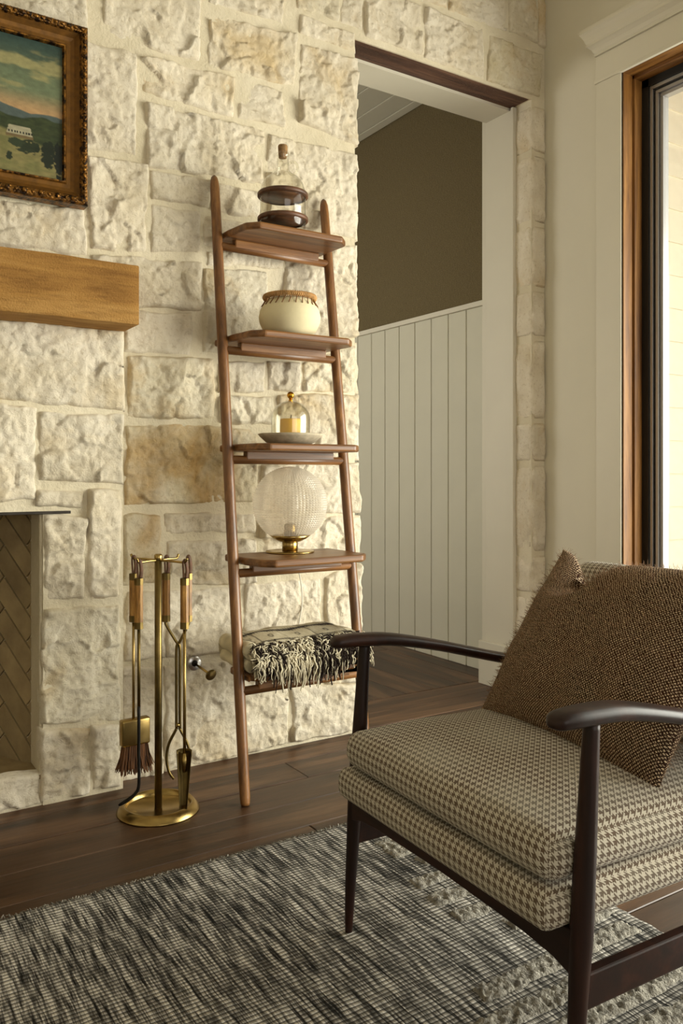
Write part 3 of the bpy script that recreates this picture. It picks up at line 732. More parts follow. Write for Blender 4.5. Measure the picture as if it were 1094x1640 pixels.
# canvas
cx0, cx1, cz0, cz1 = PX0 + .067, PX1 - .067, PZ0 + .067, PZ1 - .067
V, F, s, t = grid(330, 190, lambda s, t: np.stack([cx0 + (cx1 - cx0) * s, np.full_like(s, PYB - .003), cz1 - (cz1 - cz0) * t], 1))
X = V[:, 0]; T = t
def C3(h): return np.array(lin(h)[:3])
def mixc(a, b, f): return a * (1 - f[:, None]) + b * f[:, None]
col = mixc(C3('#33504f')[None, :], C3('#76866a'), sstep(0, .34, T)); col = mixc(col, C3('#cfa273')[None, :], sstep(.36, .56, T))
cl = sstep(.47, .66, fbm(X * 9, T * 11 + 3, 5, 5) + .10 * np.exp(-((T - .26) / .12) ** 2)) * sstep(.02, .14, T) * (1 - sstep(.36, .46, T)); col = mixc(col, C3('#b9b079')[None, :], cl * .75)
r1 = .53 + (fbm(X * 14, X * 0, 2, 3) - .45) * .10 + (X - .55) * .1; col = mixc(col, C3('#56676c')[None, :], sstep(-.004, .004, T - r1))
r2 = .585 + (fbm(X * 9, X * 0, 7, 3) - .45) * .12 + (X - .5) * .12; hill = mixc(C3('#2a3a22')[None, :], C3('#4a5730'), fbm(X * 60, T * 60, 9, 3)); f2 = sstep(-.004, .004, T - r2); col = col * (1 - f2[:, None]) + hill * f2[:, None]
r3 = .70 + (X - .45) * .7 + (fbm(X * 12, X * 0, 12, 3) - .45) * .08; mead = mixc(C3('#6d7440')[None, :], C3('#a39460'), fbm(X * 25, T * 30, 15, 4)); f3 = sstep(-.01, .02, T - r3); col = col * (1 - f3[:, None]) + mead * f3[:, None]
def blob(cx, ct, rx, rt, colr, rough=.25, seed=3):
    global col
    d = ((X - cx) / rx) ** 2 + ((T - ct) / rt) ** 2 + (fbm(X * 90, T * 60, seed, 2) - .4) * rough * 9
    col = mixc(col, C3(colr)[None, :], 1 - sstep(.8, 1.15, d))
# long white building with a row of windows on the meadow
bx, bt = (X - .445) / .075, (T - .66) / .085
ins = (bx > .12 * (1 - bt)) & (bx < 1 - .12 * (1 - bt)) & (bt > 0) & (bt < 1)
col[ins] = C3('#b9b39c'); col[ins & (bt > .72)] = C3('#7d6844'); wnd = ins & (bt > .40) & (bt < .62) & (np.sin(bx * 62) > -.2); col[wnd] = C3('#22241f')
blob(.505, .80, .03, .05, '#2a3720', seed=4); blob(.475, .78, .02, .03, '#33422a', seed=6); blob(.455, .89, .008, .03, '#2a3720', seed=7); blob(.53, .80, .006, .03, '#22301c', seed=8)
blob(.558, .83, .017, .11, '#1f2b1a', seed=5); blob(.588, .84, .012, .14, '#17211a', seed=9); blob(.3, .8, .05, .06, '#2a3720', seed=11); blob(.12, .78, .04, .12, '#22301c', seed=13)
col = col * (.62 * (.75 + .5 * fbm(X * 70, T * 50, 21, 3)))[:, None]; gy = col.mean(1)[:, None]; col = (gy + (col - gy) * .85) * np.array([1.04, 1.0, .82])
obj('canvas', V, F, M_CANVAS, pic, smooth=True, col=np.clip(col, 0, 1))

# =================================================================== LADDER SHELF
RL0, RL1 = np.array([1.016, 2.078, 0]), np.array([1.073, 2.418, 1.875])
RR0, RR1 = np.array([1.432, 2.078, 0]), np.array([1.480, 2.418, 1.872])
lad = thing('ladder_shelf', (1.225, 2.2, 0), 'leaning walnut ladder shelf with five boards against the stone wall', 'shelf')
def rail(a, b):
    ts = [0, .004, .012, .05, .3, .6, .9, .975, .988, .996, 1]; rr = [.0105, .0125, .0135, .0142, .0150, .0152, .0148, .014, .0125, .009, .003]
    return tube([a + (b - a) * t for t in ts], rr, 14, ex=(1.0, 1.12))
obj('side_rail', *rail(RL0, RL1), M_WALZ, lad); obj('side_rail', *rail(RR0, RR1), M_WALZ, lad)
SHZ = [1.665, 1.331, 0.994, 0.660, 0.330]; SHT = .022
for i, z in enumerate(SHZ):
    t = z / 1.873; a = RL0 + (RL1 - RL0) * t; b = RR0 + (RR1 - RR0) * t
    xl, xr = a[0] + .019, b[0] - .019; yb = min(2.425, a[1] + .105); yf = a[1] - .125 - .05 * t
    if i == 4: yf = a[1] - .048
    ch = .035
    poly = [(xl, yb), (xl, a[1] - .03), (xl + .012, yf + ch), (xl + .045, yf), (xr - .03, yf), (xr + .004, yf + ch), (xr, a[1] - .03), (xr, yb)]
    obj('shelf_board', *prism(poly, 'z', z, z + SHT, .006), M_WALX, lad, smooth=False)
    zb = z - .026; tb = zb / 1.873; a2 = RL0 + (RL1 - RL0) * tb; b2 = RR0 + (RR1 - RR0) * tb
    obj('rung', *tube([a2, a2 + (b2 - a2) * .5, b2], .0130, 12), M_WALX, lad)
    blk = prism([(a2[1] - .0132, zb), (a2[1] + .0132, zb), (a2[1] + .0132, z + .002), (a2[1] - .0132, z + .002)], 'x', a2[0] + .055, b2[0] - .045, .004)
    obj('shelf_support', *blk, M_WALX, lad, smooth=False)
def shelf_top(i): return SHZ[i] + SHT

# glass jug with cork and two wooden trays
zt = shelf_top(0); jc = (1.232, 2.255, zt)
jug = thing('glass_jug', jc, 'clear glass jug with cork and two wooden bands on the top shelf', 'jug')
obj('glass_body', *lathe([(.066, .002), (.071, .006), (.071, .100), (.070, .120), (.064, .142), (.052, .159), (.033, .171), (.022, .182), (.0185, .205), (.0165, .226), (.019, .230), (.019, .238), (.016, .240)], jc, 48, False), M_GLASS, jug)
for z0 in (.024, .099):
    band = lathe([(.0715, z0), (.0775, z0 + .001), (.079, z0 + .003), (.079, z0 + .011), (.0775, z0 + .013), (.0715, z0 + .014)], jc, 48, False)
    b_ = obj('wooden_band', *band, M_WALR, jug)
    obj('wooden_disc', *lathe([(.0001, z0 + .002), (.0695, z0 + .002), (.0695, z0 + .009), (.0001, z0 + .009)], jc, 48, False), M_WALR, b_)
obj('cork', *lathe([(.0001, .224), (.0130, .224), (.0148, .244), (.0152, .259), (.0135, .263), (.0001, .263)], jc, 20, False), M_CORK, jug)
hp = [(jc[0] + .020 + .017 * (1 - math.cos(a)) * RT[0] / 1, jc[1] + (.017 * (1 - math.cos(a))) * RT[1], zt + .205 + .020 * math.sin(a)) for a in np.linspace(-.5 * PI - .6, 1.25 * PI, 22)]
hp = [(jc[0] + RT[0] * (.031 + .015 * math.cos(a)), jc[1] + RT[1] * (.031 + .015 * math.cos(a)), zt + .192 + .020 * math.sin(a)) for a in np.linspace(-PI * .8, PI * .85, 24)]
obj('glass_handle', *tube(hp, .0042, 10), M_GLASS, jug)

# clay pot
zt = shelf_top(1); pcn = (1.255, 2.252, zt)
pot = thing('clay_pot', pcn, 'round cream clay pot with a stitched wicker rim on the second shelf', 'pot')
prof = [(r_ * .91, z_) for r_, z_ in [(.0001, 0), (.062, 0), (.074, .003), (.092, .020), (.104, .045), (.1065, .062), (.102, .082), (.090, .100), (.079, .110), (.077, .116), (.074, .116), (.085, .098), (.098, .075), (.098, .05), (.07, .012), (.0001, .008)]]
obj('pot_body', *lathe(prof, pcn, 48, False), M_CLAY, pot)
parts = []
for kx in range(84):
    a = 2 * PI * kx / 84; r0 = .0775
    c0 = np.array([pcn[0], pcn[1], zt + .123]); d = np.array([math.cos(a), math.sin(a), 0])
    p = [c0 + d * (r0 + .006 * math.cos(b)) + UP * .0072 * math.sin(b) + np.array([-math.sin(a), math.cos(a), 0]) * .004 * (b / 3) for b in np.linspace(0, 2 * PI, 9)]
    parts.append(tube(p, .0023, 5))
core_ = lathe([(.0775 + .0065 * math.cos(b), .123 + .0062 * math.sin(b)) for b in np.linspace(0, 2 * PI, 11)], pcn, 48, False)
rim = obj('wicker_rim', *join(core_, *parts), M_WICKER, pot)
for kx in range(26):
    a = 2 * PI * kx / 26 + .1; d = np.array([math.cos(a), math.sin(a), 0]); e = np.array([-math.sin(a), math.cos(a), 0])
    c0 = np.array([pcn[0], pcn[1], zt])
    p = smoothpath([c0 + d * .0775 + UP * .119 + e * .006, c0 + d * .079 + UP * .109 + e * .002, c0 + d * .0882 + UP * .0935 - e * .003], 7)
    obj('stitch', *tube(p, .0016, 5), M_STITCH, pot)

# dish, candle and cloche
zt = shelf_top(2); dc = (1.254, 2.245, zt)
dish = tag(obj('stone_dish', *lathe([(.0001, 0), (.056, 0), (.076, .008), (.097, .027), (.102, .034), (.099, .035), (.080, .019), (.065, .016), (.0001, .016)], dc, 48, False), M_DISH), 'shallow grey stone dish under the glass cloche', 'dish')
cz = (dc[0], dc[1], zt + .0165)
can = thing('pillar_candle', cz, 'short yellow pillar candle under the glass cloche', 'candle')
obj('wax_body', *lathe([(.0001, 0), (.0325, 0), (.0335, .003), (.0335, .062), (.032, .065), (.026, .0645), (.0001, .062)], cz, 32, False), M_WAX, can)
obj('wick', *tube([(cz[0], cz[1], cz[2] + .06), (cz[0] + .001, cz[1], cz[2] + .07), (cz[0] + .003, cz[1], cz[2] + .078)], .0012, 6), M_IRON, can)
clo = thing('glass_cloche', cz, 'clear glass cloche dome with a brass knob over the candle', 'cloche')
gp = [(.0605, .001), (.0615, .055)] + [(.0615 * math.cos(a), .066 + .056 * math.sin(a)) for a in np.linspace(.05, PI / 2 - .02, 12)]
gp2 = [(max(.0001, r - .0018), z - .0012) for r, z in gp[::-1]]
obj('dome', *lathe(gp + gp2, cz, 48, False), M_GLASS, clo)
kn = obj('knob', *sphere((cz[0], cz[1], cz[2] + .139), .0115, 20, 12), M_GOLD, clo)
obj('knob_stem', *lathe([(.008, .121), (.0055, .124), (.005, .130)], cz, 16), M_GOLD, clo)

# globe lamp
zt = shelf_top(3); lc = (1.252, 2.245, zt)
lamp = thing('globe_lamp', lc, 'round ribbed glass globe lamp with a brass base on the fourth shelf', 'lamp')
obj('base_plate', *lathe([(.0001, 0), (.075, 0), (.076, .001), (.076, .004), (.074, .005), (.0001, .005)], lc, 48, False), M_BRASS, lamp)
obj('stem', *lathe([(.0245, .004), (.0245, .034), (.022, .036)], lc, 32), M_BRASS, lamp)
obj('brass_cup', *lathe([(.022, .032), (.034, .034), (.052, .043), (.064, .053), (.0615, .053), (.048, .044)], lc, 40, False), M_BRASS, lamp)
gc = np.array([lc[0], lc[1], zt + .151]); GR = .117
NU, NV = 64, 40; V = []; F = []
def gpt(u, v, k): return gc + GR * k * np.array([math.cos(v) * math.cos(u), math.cos(v) * math.sin(u), math.sin(v)])
v0, v1 = -math.asin(.098 / .117), math.radians(89)
for j in range(NV + 1):
    for i in range(NU): V.append(gpt(2 * PI * i / NU, v0 + (v1 - v0) * j / NV, .985))
nb = len(V)
for j in range(NV):
    for i in range(NU):
        V.append(gpt(2 * PI * (i + .5) / NU, v0 + (v1 - v0) * (j + .5) / NV, .985 + .022 * (0.3 + 0.7 * math.cos(v0 + (v1 - v0) * (j + .5) / NV)))); cidx = len(V) - 1
        a, b, c, d = j * NU + i, j * NU + (i + 1) % NU, (j + 1) * NU + (i + 1) % NU, (j + 1) * NU + i
        F += [(a, b, cidx), (b, c, cidx), (c, d, cidx), (d, a, cidx)]
gl = obj('glass_globe', V, F, M_GLOBE, lamp, smooth=False)
obj('bulb_holder', *lathe([(.0001, .04), (.019, .04), (.019, .085), (.014, .090), (.0001, .090)], lc, 20, False), M_BRASS, lamp)
obj('bulb', *lathe([(.012, .088), (.016, .10), (.027, .125), (.029, .14), (.024, .158), (.0001, .166)], lc, 24, False), glass_mat('bulb_glass', '#ffffff', .1, .5), lamp)
cp = smoothpath([(lc[0] + .05, 2.33, zt + .004), (lc[0] + .085, 2.40, zt - .02), (1.385, 2.425, .60), (1.40, 2.425, .50), (1.385, 2.42, .42), (1.38, 2.425, .36)], 26)
obj('cord', *tube(cp, .0020, 6), M_CORD, lamp)

# =================================================================== FOLDED BLANKET ON THE LOWEST SHELF
zs5 = shelf_top(4)
bl = thing('folded_blanket', (1.25, 2.2, zs5), 'folded cream and charcoal wool blanket with tangled fringe on the lowest shelf', 'blanket')
def folded(name, x0, x1, y0, y1, z0, z1, seed, tint):
    def fn(s, t):
        # closed loop cross-section in (y,z) swept along x
        a = t * 2 * PI; c, sn = np.cos(a), np.sin(a)
        k = .35
        yy = (y0 + y1) / 2 + (y1 - y0) / 2 * np.sign(c) * np.abs(c) ** k; zz = (z0 + z1) / 2 + (z1 - z0) / 2 * np.sign(sn) * np.abs(sn) ** .6
        e = 1 - .25 * np.abs(2 * s - 1) ** 8
        xx = x0 + (x1 - x0) * s
        w = (fbm(xx * 14, yy * 14, seed, 3) - .45) * .010
        return np.stack([xx, yy + w * .7, z0 + (zz - z0) * e + np.where(zz > (z0 + z1) / 2, w, 0)], 1)
    V, F, s, t = grid(40, 36, fn)
    V = np.vstack([V, [V[s == 0].mean(0)], [V[s == 1].mean(0)]]); n0 = len(V) - 2
    for j in range(35): F += [(j * 40, (j + 1) * 40, n0), ((j + 1) * 40 + 39, j * 40 + 39, n0 + 1)]
    c = C3(tint)[None, :] * (.75 + .4 * fbm(V[:, 0] * 60, V[:, 1] * 60 + V[:, 2] * 90, seed + 2, 3))[:, None]
    return obj(name, V, F, M_BLANKET, bl, col=np.clip(c, 0, 1))
folded('fold', 1.062, 1.425, 2.118, 2.305, zs5 + .001, zs5 + .040, 3, '#cfc3a6')
folded('fold', 1.050, 1.428, 2.112, 2.310, zs5 + .036, zs5 + .078, 8, '#d6cbb0')
# rolled fold ends on the left
for r_, zc in ((.021, zs5 + .022), (.024, zs5 + .062)):
    V, F = tube([(1.062, 2.125 + .18 * t, zc + .003 * math.sin(9 * t)) for t in np.linspace(0, 1, 10)], r_, 16)
    obj('fold_roll', V, F, M_BLANKET, bl, col=np.clip(C3('#d2c6a8')[None, :] * (.7 + .5 * fbm(V[:, 1] * 70, V[:, 2] * 70, 4, 3))[:, None], 0, 1))
# patterned top layer, draped over the front
prof = smoothpath([(2.318, zs5 + .050), (2.322, zs5 + .078), (2.29, zs5 + .092), (2.22, zs5 + .094), (2.15, zs5 + .090), (2.112, zs5 + .078), (2.088, zs5 + .048), (2.079, zs5 + .016)], 120)
def fn(s, t):
    i = t * (len(prof) - 1); i0 = np.minimum(i.astype(int), len(prof) - 2); f = (i - i0)[:, None]; p = prof[i0] * (1 - f) + prof[i0 + 1] * f
    xx = 1.046 + (1.446 - 1.046) * s; e = (np.abs(2 * s - 1) ** 10) * .022
    return np.stack([xx, p[:, 0] + (fbm(xx * 18, t * 9, 2, 2) - .4) * .008, p[:, 1] - e + (fbm(xx * 13, t * 7, 5, 3) - .45) * .012], 1)
V, F, s, t = grid(170, 120, fn)
col = C3('#c9bda0')[None, :] * (.8 + .35 * fbm(s * 170, t * 150, 2, 2))[:, None]
dk = C3('#2b2320')
def lay(m, f=1.0):
    global col
    w_ = np.clip(m, 0, 1) * f * (.7 + .3 * (vnoise(s * 160, t * 140, 6) > .35)); col = mixc(col, dk[None, :], w_)
zig = np.abs(((s * 46) % 1) * 2 - 1)
lay((np.abs(t - .40) < .040 * (.35 + .8 * zig)).astype(float), .85); lay((np.abs(t - .40) < .012).astype(float))
lay((np.abs(t - .32) < .007).astype(float), .8); lay((np.abs(t - .62) < .018 + .008 * zig).astype(float), .8); lay((np.abs(t - .68) < .008).astype(float), .7)
for c_ in (.14, .36, .60, .86): lay((np.abs(s - c_) < .004).astype(float), .7)
for c_ in (.06, .25, .48, .73, .95):
    rr = np.hypot((s - c_) * 1.6, (t - .52) * 1.2); lay(((rr < .035) & (rr > .015)).astype(float), .8)
lay(((s > .60) & (s < .86) & (t > .30) & (t < .62)).astype(float), .35)
lay(((s < .1) & (t > .38) & (vnoise(s * 40, t * 30, 8) > .5)).astype(float), .6)
obj('top_layer', V, F, M_BLANKET, bl, col=np.clip(col, 0, 1))
# fringe
parts = []; cols = []
for i in range(1150):
    u = rng.rand(); x = 1.055 + u * .392; lift = .002 + rng.rand() * .010; q0 = rng.uniform(.68, .90)
    hang = rng.rand() < .30
    if hang: q0 = rng.uniform(.84, .97)
    L = rng.uniform(.018, .034) if not hang else rng.uniform(.035, .085) * (.55 if u > .72 or u < .12 else 1)
    th = rng.randn() * (.9 if not hang else .12); pts = []
    for k_ in range(6):
        f = k_ / 5; qq = q0 + (L * f * math.cos(th)) / .26; xx = x + L * f * math.sin(th) + rng.randn() * .0022
        j = min(max(qq, .5), 1.0) * (len(prof) - 1); i0 = min(int(j), len(prof) - 2); pp = prof[i0] * (1 - j + i0) + prof[i0 + 1] * (j - i0)
        tg_ = prof[i0 + 1] - prof[i0]; nn = np.array([-abs(tg_[1]), abs(tg_[0])]) / (np.linalg.norm(tg_) + 1e-9)
        lf = lift * math.sin(PI * (.15 + .8 * f)) + rng.rand() * .002
        pts.append(np.array([xx, pp[0] + nn[0] * lf - (.002 if qq > 1 else 0), pp[1] + nn[1] * lf - max(0, qq - 1) * .26]))
    V, F = tube(smoothpath(pts, 8), .0014 + .0009 * rng.rand(), 4, cap=False); parts.append((V, F))
    dkp = .18 if .22 < u < .50 else (.72 if .5 <= u < .86 else .45)
    cc = C3('#2e2520') if rng.rand() < dkp else C3('#cfc4aa'); cols.append(np.repeat((cc * rng.uniform(.75, 1.1))[None, :], len(V), 0))
V, F = join(*parts); fr = obj('fringe', V, F, M_BLANKET, bl, col=np.clip(np.vstack(cols), 0, 1)); fr['kind'] = 'stuff'

# =================================================================== FIRE TOOLS
TC = np.array([0.801, 2.181, 0.0]); 
stand = thing('fire_tool_stand', tuple(TC), 'brass stand with round dished base holding the fire tools', 'tool stand')
obj('base_dish', *lathe([(.0001, .006), (.086, .006), (.088, .010), (.090, .022), (.096, .023), (.112, .004), (.113, 0), (.0001, 0)], TC, 64, False), M_BRASS, stand)
obj('pole', *tube([TC + UP * .004, TC + UP * .35, TC + UP * .700], .0105, 8), M_BRASSDK, stand)
obj('finial', *lathe([(.011, .69), (.012, .694), (.012, .703), (.008, .706), (.0001, .706)], TC, 8, False), M_BRASS, stand)
def off(lat, dep): return TC + RT * lat + FW * dep
hooks = {'brush': (-.081, .050), 'poker': (-.040, -.055), 'shovel': (.083, -.055), 'tongs': (.040, .055)}
for kx, (a, b) in hooks.items():
    e = off(a, b); c0 = TC + UP * .688
    p = smoothpath([c0, c0 + (e - TC) * .5 + UP * .001, c0 + (e - TC) * .93, c0 + (e - TC) * 1.04 + UP * .003, c0 + (e - TC) * 1.10 + UP * .012], 14)
    obj('hook_arm', *tube(p, .0035, 8), M_BRASS, stand)
def handle(root, p, top, bot):
    """octagonal wooden handle with brass ferrules, hanging from a leather strap"""
    p = np.array(p); h = obj('handle', *lathe([(.0105, bot + .012), (.0120, bot + .020), (.0120, top - .016), (.0105, top - .010)], p, 8), M_HANDLE, root, smooth=False)
    obj('ferrule', *lathe([(.005, bot), (.0125, bot + .002), (.0125, bot + .020), (.0105, bot + .021)], p, 8), M_BRASSDK, h, smooth=False)
    obj('ferrule', *lathe([(.0105, top - .021), (.0125, top - .020), (.0125, top - .002), (.005, top)], p, 8), M_BRASSDK, h, smooth=False)
    s1 = [p + UP * (top - .006) + RT * .004, p + UP * (top + .018) + RT * .007, p + UP * (top + .040) + RT * .004, p + UP * (top + .047), p + UP * (top + .040) - RT * .004, p + UP * (top + .018) - RT * .003, p + UP * (top - .006) - RT * .002]
    obj('strap', *tube(smoothpath(s1, 18), .0044, 6, ex=(.6, 1.3)), M_LEATHER, root)
HT, HB = .648, .508
# brush
e = off(*hooks['brush']); br = thing('hearth_brush', tuple(e), 'hearth brush with brass block and brown bristles hanging on the stand', 'brush')
handle(br, e, HT, HB)
obj('rod', *tube([e + UP * .235, e + UP * .38, e + UP * .512], .0042, 8), M_BRASS, br)
bd = (RT * .8 + FW * .6)  # broad side of the brush head
def blockpts(c, w, d, z0, z1, bev):
    V, F = bbox(-w, w, -d, d, z0, z1, bev, 3); pr_ = np.cross(UP, bd)
    return np.array([c + bd * v[0] + pr_ * v[1] + UP * v[2] for v in V]), F
obj('brush_block', *blockpts(e + bd * .004, .042, .014, .163, .238, .006), M_BRASS, br)
parts = []
pn = np.cross(UP, bd)
for i in range(240):
    a = rng.uniform(-1, 1); b = rng.uniform(-1, 1); L = rng.uniform(.062, .086)
    p0 = e + bd * (.004 + a * .036) + pn * b * .009 + UP * .166; p1 = p0 + bd * a * .006 + UP * (-L * .5); p2 = p0 + bd * (a * .016 + rng.randn() * .003) + pn * (b * .008) - UP * L
    parts.append(tube([p0, p1, p2], .0013, 4, cap=False))
o = obj('bristles', *join(*parts), M_BRIST, br); o['kind'] = 'stuff'
# poker
e = off(*hooks['poker']); pk = thing('fire_poker', tuple(e), 'slim fire poker with blackened hooked tip hanging on the stand', 'poker')
handle(pk, e, HT, HB)
obj('rod', *tube([e + UP * .30, e + UP * .4, e + UP * .512], .0045, 8), M_BRASSDK, pk)
obj('hook_tip', *tube(smoothpath([e + UP * .302, e + UP * .16, e + UP * .090, e - RT * .010 + UP * .066, e - RT * .030 - FW * .004 + UP * .050, e - RT * .052 - FW * .008 + UP * .038], 22), [.0045] * 14 + [.0047, .005, .005, .005, .0048, .0045, .004, .0025], 8), M_IRON, pk)
# shovel
e = off(*hooks['shovel']); sh = thing('ash_shovel', tuple(e), 'narrow brass ash shovel hanging on the stand', 'shovel')
handle(sh, e, HT, HB)
obj('rod', *tube([e + UP * .150, e + UP * .33, e + UP * .512], .0045, 8), M_BRASS, sh)
sd, sn_ = RT, FW
def scoop(s, t):
    w = (.021 - .011 * t) * np.where(t < .12, 1, 1); x = (2 * s - 1); z = .185 - .155 * t
    dep = .014 * (np.abs(x) ** 3) * (1 - .5 * t) ; top = .016 * sstep(.22, .0, t)
    return e[None, :] + sd[None, :] * (x * w)[:, None] - sn_[None, :] * (dep + 0 * top)[:, None] + sn_[None, :] * (.008 - .02 * t)[:, None] + UP[None, :] * z[:, None]
V, F, s, t = grid(15, 14, scoop); nv = len(V)
V2 = V + FW[None, :] * .003; F2 = [tuple(i + nv for i in f[::-1]) for f in F]
V = np.vstack([V, V2]); F = F + F2
for i in range(14): F += [(i + 1, i, nv + i, nv + i + 1), (13 * 15 + i, 13 * 15 + i + 1, nv + 13 * 15 + i + 1, nv + 13 * 15 + i)]
for j in range(13): F += [(j * 15, (j + 1) * 15, nv + (j + 1) * 15, nv + j * 15), ((j + 1) * 15 + 14, j * 15 + 14, nv + j * 15 + 14, nv + (j + 1) * 15 + 14)]
obj('scoop', V, F, M_BRASSDK, sh)
obj('scoop_socket', *tube([e + UP * .125 - FW * .004, e + UP * .15, e + UP * .175], [.004, .0075, .006], 10), M_BRASS, sh)
# tongs
e = off(*hooks['tongs']); tg = thing('fire_tongs', tuple(e), 'brass fire tongs with two wooden handles hanging at the back of the stand', 'tongs')
hl, hr = e - RT * .030, e + RT * .032
handle(tg, hl, HT, HB); handle(tg, hr, HT, HB)
pv = e + RT * .004
for sg, hh in ((-1, hl), (1, hr)):
    p = [hh + UP * .512, hh + UP * .500, hh + (pv - hh) * .85 + UP * .452, pv + RT * (.0045 * -sg) + UP * .435, pv + RT * (.005 * -sg) + UP * .35, pv + RT * (.005 * -sg) + UP * .22, pv + RT * (.006 * -sg) + UP * .205,
         pv + RT * (.026 * -sg) + UP * .165, pv + RT * (.033 * -sg) + UP * .125, pv + RT * (.026 * -sg) + UP * .085, pv + RT * (.012 * -sg) + UP * .065]
    obj('tong_arm', *tube(smoothpath(p, 46), .0042, 8), M_BRASSDK, tg)
obj('pivot', *sphere(pv + UP * .218 - FW * .004, .006, 12, 8), M_BRASS, tg)

# gas valve with key
vp = onY(311, 1062, WY - .012); kp = onY(338, 1081, 2.345)
val = thing('gas_valve', tuple(vp), 'round chrome gas valve plate with brass key beside the ladder', 'valve')
def disc(c, ax, r, th, mat, name, par, n=28, sq=1.0):
    ax = np.array(ax, float); ax /= np.linalg.norm(ax); a = np.cross(ax, UP); a /= np.linalg.norm(a); b = np.cross(a, ax)
    V, F = lathe([(.0001, -th), (r * .9, -th), (r, -th * .4), (r, th * .4), (r * .9, th), (.0001, th)], (0, 0, 0), n, False)
    return obj(name, np.array([c + a * v[0] + b * v[1] * sq + ax * v[2] for v in V]), F, mat, par)
disc(vp, (0, 1, 0), .0235, .004, M_CHROME, 'escutcheon', val); disc(vp - np.array([0, .004, 0]), (0, 1, 0), .010, .004, M_IRON, 'socket', val)
obj('key_rod', *tube([vp, (vp + kp) / 2, kp], .0038, 8), M_BRASS, val)
disc(kp, kp - vp, .019, .003, M_BRASSDK, 'key_handle', val, sq=.9)

# =================================================================== ARMCHAIR
ANG = math.radians(2.5)
CE1 = np.array([-math.sin(ANG), -math.cos(ANG), 0]); CE2 = np.array([math.cos(ANG), -math.sin(ANG), 0]); CFL = np.array([0.900, 1.377, 0.0])
def CH(P): P = np.atleast_2d(np.asarray(P, float)); return CFL + P[:, :1] * CE1 + P[:, 1:2] * CE2 + P[:, 2:3] * UP
ch = thing('armchair', tuple(CH([.3, .28, 0])[0]), 'mid-century armchair with dark wooden frame and houndstooth upholstery', 'armchair')
RZ = .012
def chtube(path, r, n=12, ex=None): V, F = tube(path, r, n, ex); return CH(V), F
for u in (0, .6):
    p = [(u, .002, RZ), (u, .006, .10), (u, .014, .22), (u, .020, .30), (u, .030, .44), (u, .036, .53), (u, .040, .585)]
    obj('leg', *chtube(smoothpath(p, 20), np.interp(np.linspace(0, 1, 20), [0, .3, .5, .75, 1], [.0075, .0135, .0170, .0135, .0115]), 14), M_MAHOGZ, ch)
for u in (.015, .585):
    p = [(u, .60, RZ), (u, .56, .16), (u, .525, .30), (u, .56, .50), (u, .62, .66)]
    obj('leg', *chtube(smoothpath(p, 20), np.interp(np.linspace(0, 1, 20), [0, .3, .5, .8, 1], [.009, .0155, .018, .014, .010]), 14), M_MAHOGZ, ch)
def arm(u, sg):
    pts = np.array([(-.038, .590), (-.030, .5925), (-.012, .594), (.03, .5935), (.10, .588), (.20, .568), (.30, .542), (.40, .516), (.48, .502), (.56, .498), (.585, .498)])
    hw = [.006, .017, .021, .024, .027, .030, .031, .029, .025, .019, .010]; hh = [.004, .010, .0125, .013, .0125, .0115, .0115, .0115, .0115, .011, .006]
    P = smoothpath(np.c_[pts, hw, hh], 40); V = []; F = []; n = 18
    for i, (v, z, w, h) in enumerate(P):
        du = -sg * .012 * math.sin(max(0, v) / .58 * PI)
        for k in range(n):
            a = 2 * PI * k / n; c, s_ = math.cos(a), math.sin(a)
            V.append((u + du + w * np.sign(c) * abs(c) ** .65, v, z + h * np.sign(s_) * abs(s_) ** .75))
    for i in range(39):
        for k in range(n): F.append((i * n + k, i * n + (k + 1) % n, (i + 1) * n + (k + 1) % n, (i + 1) * n + k))
    F += [list(range(n))[::-1], [39 * n + k for k in range(n)]]
    return CH(V), [f[::-1] for f in F]
obj('arm', *arm(0.0, -1), M_MAHOG, ch); obj('arm', *arm(.6, 1), M_MAHOG, ch)
def chbox(u0, u1, v0, v1, z0, z1, b=.003): V, F = bbox(u0, u1, v0, v1, z0, z1, b); return CH(V), [f[::-1] for f in F]
